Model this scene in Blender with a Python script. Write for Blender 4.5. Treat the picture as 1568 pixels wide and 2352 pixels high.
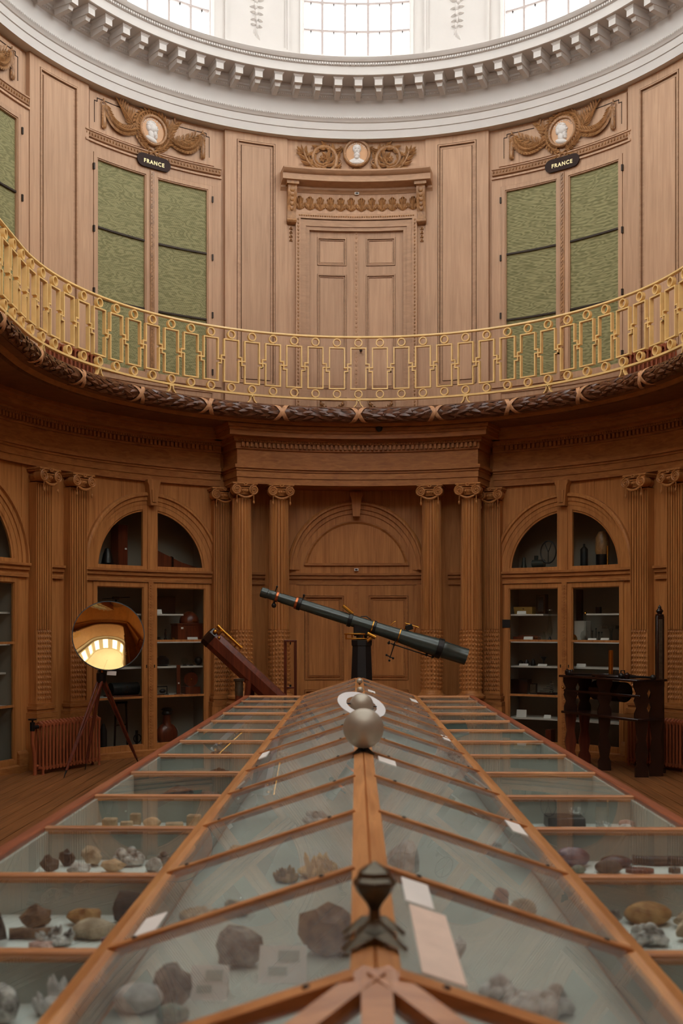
import bpy, bmesh, math, random
from math import sin, cos, pi, sqrt, radians as rad, degrees as deg
from mathutils import Vector, Matrix, noise

for o in list(bpy.data.objects):
    bpy.data.objects.remove(o)
scene = bpy.context.scene
COL = scene.collection

# ------------------------------------------------------------------ camera
FPX = 2525.0
cam_d = bpy.data.cameras.new('camera')
cam = bpy.data.objects.new('camera', cam_d)
COL.objects.link(cam)
cam.location = (0, 0, 1.7)
cam.rotation_euler = (rad(90), 0, 33.7 / FPX)
cam_d.sensor_fit = 'HORIZONTAL'
cam_d.sensor_width = 36.0
cam_d.lens = FPX / 1568.0 * 36.0
cam_d.shift_y = 264.0 / 1568.0
cam_d.clip_start = 0.05
cam_d.clip_end = 100
cam_d.dof.use_dof = True
cam_d.dof.focus_distance = 12.6
cam_d.dof.aperture_fstop = 6.3
scene.camera = cam

# ------------------------------------------------------------------ world, light, exposure
world = bpy.data.worlds.new('world')
scene.world = world
world.use_nodes = True
bg = world.node_tree.nodes['Background']
bg.inputs[0].default_value = (0.75, 0.85, 1.0, 1)
bg.inputs[1].default_value = 0.3
# daylight on the white blinds: far end in shade, right side sunny, left side open sky, end behind the viewer dull
BLINDS = {'blind_shade': 6.0, 'blind_sun': 17.0, 'blind_sky': 11.5, 'blind_end': 11.5}
scene.view_settings.view_transform = 'Standard'
scene.view_settings.look = 'None'
scene.view_settings.exposure = 0.0
scene.view_settings.gamma = 1.0
scene.view_settings.use_curve_mapping = False

# ------------------------------------------------------------------ room geometry: an oval (two half circles joined by straight sides)
R0 = 4.4
CX, CY = 0.09, 11.11
TH0 = rad(-1.15)
SL = 8.5
SD = deg(SL / R0)
AEND = 180 + SD
KD = deg(1 / R0)             # degrees per metre along the wall


def heading(a):
    if abs(a) <= 90:
        t = a
    elif abs(a) <= 90 + SD:
        t = math.copysign(90, a)
    else:
        t = a - math.copysign(SD, a)
    return TH0 + rad(t)


def W(a, z, r):
    if abs(a) <= 90:
        lx, ly = r * sin(rad(a)), r * cos(rad(a))
    elif abs(a) <= 90 + SD:
        lx = math.copysign(r, a)
        ly = -(abs(a) - 90) / KD
    else:
        b = abs(a) - SD
        lx = math.copysign(r * sin(rad(b)), a)
        ly = r * cos(rad(b)) - SL
    c, s = cos(TH0), sin(TH0)
    return (CX + lx * c + ly * s, CY - lx * s + ly * c, z)


# ------------------------------------------------------------------ mesh builder
WL = {}


def wloc(o):
    return WL.get(o.name, Vector((0, 0, 0))) if o else Vector((0, 0, 0))


class MB:
    def __init__(s):
        s.v = []
        s.f = []

    def add(s, vs, fs, M=None):
        b = len(s.v)
        if M is not None:
            vs = [tuple(M @ Vector(v)) for v in vs]
        s.v.extend([tuple(v) for v in vs])
        s.f.extend([tuple(b + i for i in f) for f in fs])
        return s

    def box(s, p0, p1, M=None):
        x0, y0, z0 = p0
        x1, y1, z1 = p1
        vs = [(x0, y0, z0), (x1, y0, z0), (x1, y1, z0), (x0, y1, z0), (x0, y0, z1), (x1, y0, z1), (x1, y1, z1), (x0, y1, z1)]
        return s.add(vs, [(0, 3, 2, 1), (4, 5, 6, 7), (0, 1, 5, 4), (1, 2, 6, 5), (2, 3, 7, 6), (3, 0, 4, 7)], M)

    def bbox(s, p0, p1, b=0.004, M=None):
        """box with chamfered edges"""
        x0, y0, z0 = p0
        x1, y1, z1 = p1
        bm = bmesh.new()
        bmesh.ops.create_cube(bm, size=1)
        for v in bm.verts:
            v.co = Vector(((x0 + x1) / 2 + v.co.x * (x1 - x0), (y0 + y1) / 2 + v.co.y * (y1 - y0), (z0 + z1) / 2 + v.co.z * (z1 - z0)))
        bmesh.ops.bevel(bm, geom=list(bm.edges), offset=b, segments=1, affect='EDGES')
        bm.verts.index_update()
        s.add([v.co[:] for v in bm.verts], [[v.index for v in f.verts] for f in bm.faces], M)
        bm.free()
        return s

    def hexa(s, p):
        return s.add(p, [(0, 3, 2, 1), (4, 5, 6, 7), (0, 1, 5, 4), (1, 2, 6, 5), (2, 3, 7, 6), (3, 0, 4, 7)])

    def beam(s, p, q, w, h, up=(0, 0, 1)):
        """rectangular bar from p to q, width w (sideways), height h (along up)"""
        p = Vector(p)
        q = Vector(q)
        d = (q - p).normalized()
        sd = d.cross(Vector(up)).normalized()
        u = sd.cross(d).normalized()
        vs = []
        for e in (p, q):
            for a, b in ((-1, -1), (1, -1), (1, 1), (-1, 1)):
                vs.append(tuple(e + sd * (a * w / 2) + u * (b * h / 2)))
        return s.add(vs, [(0, 1, 2, 3), (7, 6, 5, 4), (0, 4, 5, 1), (1, 5, 6, 2), (2, 6, 7, 3), (3, 7, 4, 0)])

    def cbox(s, a0, a1, z0, z1, r0, r1, step=2.2):
        n = max(1, int(math.ceil(abs(a1 - a0) / step)))
        vs = []
        fs = []
        for i in range(n + 1):
            a = a0 + (a1 - a0) * i / n
            vs += [W(a, z0, r0), W(a, z0, r1), W(a, z1, r1), W(a, z1, r0)]
        for i in range(n):
            b = 4 * i
            for j in range(4):
                k = (j + 1) % 4
                fs.append((b + j, b + k, b + 4 + k, b + 4 + j))
        fs.append((3, 2, 1, 0))
        e = 4 * n
        fs.append((e, e + 1, e + 2, e + 3))
        return s.add(vs, fs)

    def csweep(s, prof, a0, a1, closed=True, step=2.2, caps=True):
        n = max(1, int(math.ceil(abs(a1 - a0) / step)))
        m = len(prof)
        vs = []
        fs = []
        for i in range(n + 1):
            a = a0 + (a1 - a0) * i / n
            vs += [W(a, z, r) for r, z in prof]
        for i in range(n):
            for j in range(m if closed else m - 1):
                k = (j + 1) % m
                fs.append((i * m + j, i * m + k, (i + 1) * m + k, (i + 1) * m + j))
        if closed and caps:
            fs.append(tuple(reversed(range(m))))
            fs.append(tuple(n * m + j for j in range(m)))
        return s.add(vs, fs)

    def arch(s, ac, zc, prof, p0=0, p1=180, n=36, closed=True):
        """sweep prof [(rho, r)] about (ac, zc) in the plane of the wall"""
        m = len(prof)
        vs = []
        fs = []
        for i in range(n + 1):
            ph = rad(p0 + (p1 - p0) * i / n)
            for rho, r in prof:
                vs.append(W(ac + rho * cos(ph) * KD, zc + rho * sin(ph), r))
        for i in range(n):
            for j in range(m if closed else m - 1):
                k = (j + 1) % m
                fs.append((i * m + j, i * m + k, (i + 1) * m + k, (i + 1) * m + j))
        if closed and abs(p1 - p0) < 359:
            fs.append(tuple(reversed(range(m))))
            fs.append(tuple(n * m + j for j in range(m)))
        return s.add(vs, fs)

    def slab(s, ac, ss, zlo, zhi, r0, r1):
        """solid panel: columns at ss (metres), from zlo(s) to zhi(s), radii r0..r1"""
        vs = []
        fs = []
        for x in ss:
            a = ac + x * KD
            vs += [W(a, zlo(x), r0), W(a, zlo(x), r1), W(a, zhi(x), r1), W(a, zhi(x), r0)]
        n = len(ss) - 1
        for i in range(n):
            b = 4 * i
            for j in range(4):
                k = (j + 1) % 4
                fs.append((b + j, b + k, b + 4 + k, b + 4 + j))
        fs.append((3, 2, 1, 0))
        e = 4 * n
        fs.append((e, e + 1, e + 2, e + 3))
        return s.add(vs, fs)

    def tube(s, pts, rr, n=8, caps=True, flat=1.0):
        pts = [Vector(p) for p in pts]
        m = len(pts)
        if not hasattr(rr, '__len__'):
            rr = [rr] * m
        d = (pts[1] - pts[0]).normalized()
        up = Vector((0, 0, 1)) if abs(d.z) < 0.9 else Vector((0, 1, 0))
        vs = []
        fs = []
        sd = d.cross(up).normalized()
        for i, p in enumerate(pts):
            if i == 0:
                t = pts[1] - pts[0]
            elif i == m - 1:
                t = pts[-1] - pts[-2]
            else:
                t = pts[i + 1] - pts[i - 1]
            t.normalize()
            sd = (sd - t * sd.dot(t))
            if sd.length < 1e-6:
                sd = t.orthogonal()
            sd.normalize()
            u = sd.cross(t)
            for j in range(n):
                an = 2 * pi * j / n
                vs.append(tuple(p + sd * (cos(an) * rr[i]) + u * (sin(an) * rr[i] * flat)))
        for i in range(m - 1):
            for j in range(n):
                k = (j + 1) % n
                fs.append((i * n + j, i * n + k, (i + 1) * n + k, (i + 1) * n + j))
        if caps:
            fs.append(tuple(reversed(range(n))))
            fs.append(tuple((m - 1) * n + j for j in range(n)))
        return s.add(vs, fs)

    def lathe(s, prof, M=None, n=24, mod=None):
        """prof [(radius, z)] turned about local z"""
        m = len(prof)
        vs = []
        fs = []
        for j in range(n):
            an = 2 * pi * j / n
            k = mod(j) if mod else 1.0
            for r, z in prof:
                vs.append((r * k * cos(an), r * k * sin(an), z))
        for j in range(n):
            j2 = (j + 1) % n
            for i in range(m - 1):
                fs.append((j * m + i, j2 * m + i, j2 * m + i + 1, j * m + i + 1))
        ring = prof[0] == prof[-1]
        if prof[0][0] > 1e-6 and not ring:
            fs.append(tuple(j * m for j in reversed(range(n))))
        if prof[-1][0] > 1e-6 and not ring:
            fs.append(tuple(j * m + m - 1 for j in range(n)))
        return s.add(vs, fs, M)

    def cyl(s, p, q, r, n=16, r2=None):
        p = Vector(p)
        q = Vector(q)
        return s.tube([p, q], [r, r if r2 is None else r2], n)

    def ball(s, c, r, n=16, m=10, sc=(1, 1, 1), M=None):
        vs = [(0, 0, -1)]
        fs = []
        for i in range(1, m):
            ph = -pi / 2 + pi * i / m
            for j in range(n):
                an = 2 * pi * j / n
                vs.append((cos(ph) * cos(an), cos(ph) * sin(an), sin(ph)))
        vs.append((0, 0, 1))
        for j in range(n):
            k = (j + 1) % n
            fs.append((0, 1 + k, 1 + j))
            for i in range(m - 2):
                b = 1 + i * n
                fs.append((b + j, b + k, b + n + k, b + n + j))
            b = 1 + (m - 2) * n
            fs.append((b + j, b + k, len(vs) - 1))
        if not hasattr(r, '__len__'):
            r = (r, r, r)
        vs = [(v[0] * r[0] * sc[0] + c[0], v[1] * r[1] * sc[1] + c[1], v[2] * r[2] * sc[2] + c[2]) for v in vs]
        return s.add(vs, fs, M)

    def prism(s, poly, y0, y1, M=None):
        """polygon [(x, z)] extruded from y0 to y1"""
        n = len(poly)
        vs = [(x, y0, z) for x, z in poly] + [(x, y1, z) for x, z in poly]
        fs = [tuple(range(n)), tuple(reversed(range(n, 2 * n)))]
        for i in range(n):
            k = (i + 1) % n
            fs.append((i, n + i, n + k, k))
        return s.add(vs, fs, M)

    # --- carved relief on the wall: flat coordinates (x along the wall, z up, d out of the wall) about (ac, zc)
    def setw(s, ac, zc, r):
        s.wf = lambda x, z, d: W(ac + x * KD, zc + z, r - d)
        return s

    def setflat(s, M=None):
        s.wf = lambda x, z, d: tuple((M @ Vector((x, -d, z))) if M else (x, -d, z))
        return s

    def leaf(s, x, z, ln, wd, an, h=0.012, d0=0.0, tip=0.0):
        """pointed carved leaf lying in the wall plane; an = direction in degrees"""
        ca, sa = cos(rad(an)), sin(rad(an))
        out = [(0, 0), (.22, .36), (.5, .5), (.78, .3), (1, 0), (.78, -.3), (.5, -.5), (.22, -.36)]
        vs = []
        for u, w in out:
            px, pz = u * ln, w * wd
            vs.append(s.wf(x + px * ca - pz * sa, z + px * sa + pz * ca, d0 + tip * u * u))
        for u, hh in ((.25, .8), (.5, 1.0), (.8, .6)):
            px = u * ln
            vs.append(s.wf(x + px * ca, z + px * sa, d0 + h * hh + tip * u * u))
        fs = [(0, 8, 1), (1, 8, 9, 2), (2, 9, 10, 3), (3, 10, 4), (4, 10, 5), (5, 10, 9, 6), (6, 9, 8, 7), (7, 8, 0)]
        return s.add(vs, fs)

    def blob(s, x, z, rx, rz, h, d0=0.0, an=0, n=10):
        ca, sa = cos(rad(an)), sin(rad(an))
        vs = []
        fs = []
        rings = ((1.0, 0.0), (.85, .52), (.5, .86))
        for k, hh in rings:
            for j in range(n):
                t = 2 * pi * j / n
                px, pz = cos(t) * rx * k, sin(t) * rz * k
                vs.append(s.wf(x + px * ca - pz * sa, z + px * sa + pz * ca, d0 + h * hh))
        vs.append(s.wf(x, z, d0 + h))
        for i in range(2):
            for j in range(n):
                k = (j + 1) % n
                fs.append((i * n + j, i * n + k, (i + 1) * n + k, (i + 1) * n + j))
        for j in range(n):
            fs.append((2 * n + j, 2 * n + (j + 1) % n, 3 * n))
        return s.add(vs, fs)

    def rope(s, pts, rr, n=6, d=0.0):
        """tube along flat points (x, z) lying on the wall"""
        P = [s.wf(p[0], p[1], d + (p[2] if len(p) > 2 else 0)) for p in pts]
        return s.tube(P, rr, n)

    def build(s, name, mat, parent=None, smooth=True, angle=38, origin=None, kind=None, label=None, cat=None, group=None):
        xs = [v[0] for v in s.v]
        ys = [v[1] for v in s.v]
        zs = [v[2] for v in s.v]
        if origin is None:
            origin = Vector(((min(xs) + max(xs)) / 2, (min(ys) + max(ys)) / 2, min(zs)))
        else:
            origin = Vector(origin)
        me = bpy.data.meshes.new(name)
        me.from_pydata([(v[0] - origin.x, v[1] - origin.y, v[2] - origin.z) for v in s.v], [], s.f)
        fix_normals(me)
        if smooth:
            me.polygons.foreach_set('use_smooth', [True] * len(me.polygons))
            me.set_sharp_from_angle(angle=rad(angle))
        me.materials.append(mat)
        o = bpy.data.objects.new(name, me)
        COL.objects.link(o)
        WL[o.name] = origin
        if parent is not None:
            o.parent = parent
            o.location = origin - wloc(parent)
        else:
            o.location = origin
        tag(o, label, cat, group, kind)
        return o

    def mesh(s, name, mat, smooth=True, angle=38):
        me = bpy.data.meshes.new(name)
        me.from_pydata(s.v, [], s.f)
        fix_normals(me)
        if smooth:
            me.polygons.foreach_set('use_smooth', [True] * len(me.polygons))
            me.set_sharp_from_angle(angle=rad(angle))
        me.materials.append(mat)
        return me


def fix_normals(me):
    bm = bmesh.new()
    bm.from_mesh(me)
    bmesh.ops.recalc_face_normals(bm, faces=bm.faces)
    bm.to_mesh(me)
    bm.free()


def tag(o, label=None, cat=None, group=None, kind=None):
    if label:
        o['label'] = label
    if cat:
        o['category'] = cat
    if group:
        o['group'] = group
    if kind:
        o['kind'] = kind
    return o


def thing(name, loc, label, cat, group=None, rz=0.0, kind=None):
    o = bpy.data.objects.new(name, None)
    o.empty_display_size = 0.1
    COL.objects.link(o)
    o.location = loc
    o.rotation_euler = (0, 0, rz)
    WL[o.name] = Vector(loc)
    return tag(o, label, cat, group, kind)


def put(me, name, parent, loc, rz=0.0, scale=None, rot=None, kind=None, label=None):
    """an object sharing mesh data; loc in world space (parents here are never rotated)"""
    o = bpy.data.objects.new(name, me)
    COL.objects.link(o)
    loc = Vector(loc)
    WL[o.name] = loc
    o.location = loc - wloc(parent)
    o.rotation_euler = rot if rot else (0, 0, rz)
    if scale:
        o.scale = scale
    if parent is not None:
        o.parent = parent
    if kind:
        o['kind'] = kind
    if label:
        o['label'] = label
    return o


def frame_at(a, z, r):
    """matrix with local x along the wall (to the right seen from inside), y out of the room, z up"""
    return Matrix.Translation(W(a, z, r)) @ Matrix.Rotation(-heading(a), 4, 'Z')


# ------------------------------------------------------------------ materials
def srgb(r, g, b):
    f = lambda c: (c / 255 / 12.92) if c / 255 <= 0.04045 else ((c / 255 + 0.055) / 1.055) ** 2.4
    return (f(r), f(g), f(b), 1)


def newmat(name):
    m = bpy.data.materials.new(name)
    m.use_nodes = True
    nt = m.node_tree
    return m, nt, nt.nodes['Principled BSDF']


def plain(name, c, rough=0.5, metal=0.0, var=0.12, scale=12.0, bump=0.0, bscale=None, spec=0.5):
    m, nt, p = newmat(name)
    N = nt.nodes
    geo = N.new('ShaderNodeNewGeometry')
    nz = N.new('ShaderNodeTexNoise')
    nz.inputs['Scale'].default_value = scale
    nz.inputs['Detail'].default_value = 6
    nt.links.new(geo.outputs['Position'], nz.inputs['Vector'])
    rp = N.new('ShaderNodeValToRGB')
    c = srgb(*c)
    rp.color_ramp.elements[0].position = 0.3
    rp.color_ramp.elements[1].position = 0.7
    rp.color_ramp.elements[0].color = tuple(x * (1 - var) for x in c[:3]) + (1,)
    rp.color_ramp.elements[1].color = tuple(min(1, x * (1 + var)) for x in c[:3]) + (1,)
    nt.links.new(nz.outputs['Fac'], rp.inputs['Fac'])
    nt.links.new(rp.outputs['Color'], p.inputs['Base Color'])
    p.inputs['Roughness'].default_value = rough
    p.inputs['Metallic'].default_value = metal
    p.inputs['Specular IOR Level'].default_value = spec
    if bump:
        b = N.new('ShaderNodeBump')
        b.inputs['Strength'].default_value = bump
        b.inputs['Distance'].default_value = 0.01
        n2 = nz
        if bscale:
            n2 = N.new('ShaderNodeTexNoise')
            n2.inputs['Scale'].default_value = bscale
            n2.inputs['Detail'].default_value = 5
            nt.links.new(geo.outputs['Position'], n2.inputs['Vector'])
        nt.links.new(n2.outputs['Fac'], b.inputs['Height'])
        nt.links.new(b.outputs['Normal'], p.inputs['Normal'])
    return m


def wood(name, c0, c1, sc=(26, 26, 1.3), rough=0.5, bump=0.08, spec=0.35, patch=0.12):
    m, nt, p = newmat(name)
    N = nt.nodes
    L = nt.links.new
    geo = N.new('ShaderNodeNewGeometry')
    mp = N.new('ShaderNodeMapping')
    mp.inputs['Scale'].default_value = sc
    L(geo.outputs['Position'], mp.inputs['Vector'])
    nz = N.new('ShaderNodeTexNoise')
    nz.inputs['Scale'].default_value = 1.0
    nz.inputs['Detail'].default_value = 8
    nz.inputs['Roughness'].default_value = 0.62
    nz.inputs['Distortion'].default_value = 0.7
    L(mp.outputs['Vector'], nz.inputs['Vector'])
    rp = N.new('ShaderNodeValToRGB')
    rp.color_ramp.elements[0].position = 0.32
    rp.color_ramp.elements[1].position = 0.68
    rp.color_ramp.elements[0].color = srgb(*c0)
    rp.color_ramp.elements[1].color = srgb(*c1)
    L(nz.outputs['Fac'], rp.inputs['Fac'])
    n2 = N.new('ShaderNodeTexNoise')
    n2.inputs['Scale'].default_value = 1.1
    n2.inputs['Detail'].default_value = 2
    L(geo.outputs['Position'], n2.inputs['Vector'])
    mr = N.new('ShaderNodeMapRange')
    mr.inputs['From Min'].default_value = 0.3
    mr.inputs['From Max'].default_value = 0.7
    mr.inputs['To Min'].default_value = 1 - patch
    mr.inputs['To Max'].default_value = 1 + patch
    L(n2.outputs['Fac'], mr.inputs['Value'])
    oi = N.new('ShaderNodeObjectInfo')
    m2 = N.new('ShaderNodeMapRange')
    m2.inputs['To Min'].default_value = 0.93
    m2.inputs['To Max'].default_value = 1.07
    L(oi.outputs['Random'], m2.inputs['Value'])
    mu = N.new('ShaderNodeMath')
    mu.operation = 'MULTIPLY'
    L(mr.outputs[0], mu.inputs[0])
    L(m2.outputs[0], mu.inputs[1])
    vm = N.new('ShaderNodeVectorMath')
    vm.operation = 'SCALE'
    L(rp.outputs['Color'], vm.inputs[0])
    L(mu.outputs[0], vm.inputs['Scale'])
    L(vm.outputs[0], p.inputs['Base Color'])
    p.inputs['Roughness'].default_value = rough
    p.inputs['Specular IOR Level'].default_value = spec
    b = N.new('ShaderNodeBump')
    b.inputs['Strength'].default_value = bump
    b.inputs['Distance'].default_value = 0.004
    L(nz.outputs['Fac'], b.inputs['Height'])
    L(b.outputs['Normal'], p.inputs['Normal'])
    return m


def glassmat(name, tint=(0.93, 0.95, 0.94), rough=0.0, ior=1.45, haze=0.0):
    m = bpy.data.materials.new(name)
    m.use_nodes = True
    nt = m.node_tree
    N = nt.nodes
    N.clear()
    L = nt.links.new
    out = N.new('ShaderNodeOutputMaterial')
    mix = N.new('ShaderNodeMixShader')
    fr = N.new('ShaderNodeFresnel')
    fr.inputs['IOR'].default_value = ior
    tr = N.new('ShaderNodeBsdfTransparent')
    tr.inputs['Color'].default_value = tint + (1,)
    gl = N.new('ShaderNodeBsdfGlossy')
    gl.inputs['Roughness'].default_value = rough
    # a pane reflects where a ray enters it and lets it leave freely on the far face
    gb = N.new('ShaderNodeNewGeometry')
    inv = N.new('ShaderNodeMath')
    inv.operation = 'SUBTRACT'
    inv.inputs[0].default_value = 1.0
    L(gb.outputs['Backfacing'], inv.inputs[1])
    fm = N.new('ShaderNodeMath')
    fm.operation = 'MULTIPLY'
    L(fr.outputs[0], fm.inputs[0])
    L(inv.outputs[0], fm.inputs[1])
    L(fm.outputs[0], mix.inputs[0])
    L(tr.outputs[0], mix.inputs[1])
    L(gl.outputs[0], mix.inputs[2])
    last = mix
    if haze:  # pale veil mixed in for the milky ceiling reflection on the panes
        df = N.new('ShaderNodeBsdfDiffuse')
        df.inputs['Color'].default_value = (0.8, 0.8, 0.79, 1)
        mh = N.new('ShaderNodeMixShader')
        nz = N.new('ShaderNodeTexNoise')
        nz.inputs['Scale'].default_value = 2.5
        nz.inputs['Detail'].default_value = 5
        geo = N.new('ShaderNodeNewGeometry')
        L(geo.outputs['Position'], nz.inputs['Vector'])
        mr = N.new('ShaderNodeMapRange')
        mr.inputs['From Min'].default_value = 0.3
        mr.inputs['From Max'].default_value = 0.7
        mr.inputs['To Min'].default_value = haze * 0.6
        mr.inputs['To Max'].default_value = haze * 1.4
        L(nz.outputs['Fac'], mr.inputs['Value'])
        L(mr.outputs[0], mh.inputs[0])
        L(mix.outputs[0], mh.inputs[1])
        L(df.outputs[0], mh.inputs[2])
        last = mh
    L(last.outputs[0], out.inputs[0])
    return m


M = {}
M['oak_up'] = wood('faded gallery oak', (174, 136, 107), (195, 156, 125), patch=0.05)
M['oak_uph'] = wood('faded gallery oak moulding', (168, 130, 101), (190, 150, 118), sc=(6, 6, 26), patch=0.05)
M['oak'] = wood('shade toned oak', (156, 98, 50), (192, 130, 72), patch=0.08)  # warm shade under the gallery put into the colour of the lower oak
M['oak_h'] = wood('shade toned oak moulding', (144, 88, 44), (178, 118, 64), sc=(6, 6, 26), patch=0.06)  # mouldings carry the same warm shade in their colour
M['oak_carved'] = wood('carved oak', (124, 84, 50), (178, 130, 84), sc=(30, 30, 14), rough=0.38, spec=0.5)
M['laurel'] = wood('dark polished laurel wood', (66, 36, 21), (112, 66, 41), sc=(20, 20, 20), rough=0.3, spec=0.6)
M['ribbon'] = wood('pale ribbon wood', (170, 116, 76), (214, 164, 124), sc=(40, 40, 8), rough=0.4)
M['mahog'] = wood('mahogany', (72, 28, 16), (118, 52, 30), rough=0.3, spec=0.5)
M['ebony'] = wood('dark stained wood', (26, 13, 9), (44, 22, 15), rough=0.25, spec=0.5)
M['case'] = wood('honey coloured case wood', (170, 108, 56), (210, 148, 90), sc=(30, 2.0, 30), rough=0.35, spec=0.5)
M['case_x'] = wood('honey coloured case bar', (162, 100, 52), (206, 142, 88), sc=(2.5, 30, 30), rough=0.35, spec=0.5)
M['case_red'] = wood('reddish case edge wood', (120, 60, 36), (158, 88, 58), sc=(30, 2.0, 30), rough=0.35, spec=0.5)
M['floor'] = wood('oak floorboard', (96, 58, 30), (150, 98, 56), sc=(34, 1.1, 34), rough=0.42, spec=0.4, patch=0.15)
M['plaster'] = plain('white plaster', (204, 197, 192), 0.6, var=0.025, scale=3)
M['dome'] = plain('bright dome plaster', (240, 237, 234), 0.7, var=0.02, scale=2)  # whiter than the other plaster so the unseen dome throws light down
M['plaster_w'] = plain('white painted window wood', (220, 212, 208), 0.45, var=0.02, scale=3)
M['bars'] = plain('greyed glazing bar paint', (178, 164, 160), 0.5, var=0.02)
M['gold'] = plain('ochre gold paint', (236, 197, 130), 0.34, 0.0, var=0.08, scale=8)
M['brass'] = plain('brass', (196, 140, 58), 0.25, 1.0, var=0.15, scale=9)
M['brass_polished'] = plain('polished brass mirror', (228, 192, 128), 0.035, 1.0, var=0.06, scale=3)
M['iron'] = plain('black iron', (20, 18, 18), 0.4, 0.2, var=0.2)
M['darkiron'] = plain('dark hinge iron', (52, 40, 32), 0.5, 0.5)
M['green_tube'] = plain('dark green enamel', (54, 64, 60), 0.25, 0.2, var=0.1, scale=20, spec=0.7)
M['copper'] = plain('copper band', (184, 104, 66), 0.3, 1.0)
M['pedestal'] = plain('black painted pedestal', (16, 15, 17), 0.55, var=0.2)
M['radiator'] = plain('terracotta radiator paint', (150, 78, 46), 0.4, var=0.08, scale=20)
M['pewter'] = plain('dull pewter', (176, 167, 152), 0.45, 0.5, var=0.12, scale=14)
M['bronze'] = plain('blackened bronze', (96, 90, 78), 0.35, 0.8, var=0.25, scale=30)
M['ring_white'] = plain('frosted white ring', (214, 210, 210), 0.5, var=0.03)
M['paper'] = plain('white paper card', (232, 226, 220), 0.7, var=0.03)
M['paper_pink'] = plain('pale pink paper', (230, 204, 186), 0.7, var=0.06, scale=20)
M['cab_in'] = plain('pale cabinet lining', (150, 140, 126), 0.8, var=0.08, scale=2)
M['shelf_white'] = plain('white shelf', (208, 200, 190), 0.6, var=0.03)
M['tray_wall'] = plain('grey green tray lining', (186, 190, 181), 0.7, var=0.06, scale=2)
M['tray_teal'] = plain('teal tray lining', (104, 128, 122), 0.7, var=0.06, scale=2)
M['tray_floor'] = plain('white tray floor', (228, 234, 230), 0.75, var=0.04, scale=3)
M['sign'] = plain('dark brown sign', (46, 25, 18), 0.5, var=0.1, spec=0.15)
M['giltletter'] = plain('gilt lettering', (232, 214, 160), 0.4, 0.2, var=0.03)
M['portrait'] = plain('white portrait relief', (216, 210, 206), 0.55, var=0.03)
M['medal_bg'] = plain('amber medallion ground', (198, 150, 108), 0.5, var=0.05)
M['black'] = plain('matt black', (12, 11, 11), 0.6)
M['glass'] = glassmat('cabinet glass', ior=1.35)
M['case_glass'] = glassmat('display case glass', (0.95, 0.97, 0.96), haze=0.07)
M['tray_glass'] = glassmat('tray glass', (0.95, 0.97, 0.96), haze=0.012)
M['clear'] = glassmat('clear glassware', (0.9, 0.92, 0.9), rough=0.02)
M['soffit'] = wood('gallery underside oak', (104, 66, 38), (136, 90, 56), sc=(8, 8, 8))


def emis(name, c, s):
    m = bpy.data.materials.new(name)
    m.use_nodes = True
    nt = m.node_tree
    N = nt.nodes
    N.clear()
    out = N.new('ShaderNodeOutputMaterial')
    e = N.new('ShaderNodeEmission')
    e.inputs[0].default_value = c
    e.inputs[1].default_value = s
    nt.links.new(e.outputs[0], out.inputs[0])
    return m


for k_, s_ in BLINDS.items():
    M[k_] = emis('daylit white ' + k_, (0.955, 0.98, 1.0, 1), s_)


def silk(name):
    """green watered silk behind glass: fine diagonal weave under broad moire bands"""
    m, nt, p = newmat(name)
    N = nt.nodes
    L = nt.links.new
    geo = N.new('ShaderNodeNewGeometry')
    mp = N.new('ShaderNodeMapping')
    mp.inputs['Scale'].default_value = (2.2, 2.2, 9)
    L(geo.outputs['Position'], mp.inputs['Vector'])
    nz = N.new('ShaderNodeTexNoise')
    nz.inputs['Scale'].default_value = 1.0
    nz.inputs['Detail'].default_value = 2
    L(mp.outputs['Vector'], nz.inputs['Vector'])
    w1 = N.new('ShaderNodeMath')
    w1.operation = 'MULTIPLY'
    w1.inputs[1].default_value = 70
    L(nz.outputs['Fac'], w1.inputs[0])
    s1 = N.new('ShaderNodeMath')
    s1.operation = 'SINE'
    L(w1.outputs[0], s1.inputs[0])
    wv = N.new('ShaderNodeTexWave')
    wv.wave_type = 'BANDS'
    wv.bands_direction = 'DIAGONAL'
    wv.inputs['Scale'].default_value = 14
    wv.inputs['Distortion'].default_value = 0.6
    L(geo.outputs['Position'], wv.inputs['Vector'])
    ad = N.new('ShaderNodeMath')
    ad.operation = 'MULTIPLY_ADD'
    ad.inputs[1].default_value = 0.22
    ad.inputs[2].default_value = 0.38
    L(s1.outputs[0], ad.inputs[0])
    a2 = N.new('ShaderNodeMath')
    a2.operation = 'MULTIPLY_ADD'
    a2.inputs[1].default_value = 0.25
    L(wv.outputs['Fac'], a2.inputs[0])
    L(ad.outputs[0], a2.inputs[2])
    rp = N.new('ShaderNodeValToRGB')
    rp.color_ramp.elements[0].position = 0.1
    rp.color_ramp.elements[1].position = 0.9
    rp.color_ramp.elements[0].color = srgb(98, 95, 54)
    rp.color_ramp.elements[1].color = srgb(154, 148, 104)
    L(a2.outputs[0], rp.inputs['Fac'])
    L(rp.outputs['Color'], p.inputs['Base Color'])
    p.inputs['Roughness'].default_value = 0.7
    return m


M['silk'] = silk('green watered silk')
# ------------------------------------------------------------------ small helpers
def lin(a, b, n):
    return [a + (b - a) * i / n for i in range(n + 1)]


def ring_boxes(mb, ac, s0, s1, z0, z1, w, r0, r1):
    """rectangular moulding frame of width w inside s0..s1, z0..z1 (metres along the wall about ac)"""
    A = lambda s: ac + s * KD
    mb.cbox(A(s0), A(s1), z0, z0 + w, r0, r1)
    mb.cbox(A(s0), A(s1), z1 - w, z1, r0, r1)
    mb.cbox(A(s0), A(s0 + w), z0 + w, z1 - w, r0, r1)
    mb.cbox(A(s1 - w), A(s1), z0 + w, z1 - w, r0, r1)
    return mb


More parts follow.
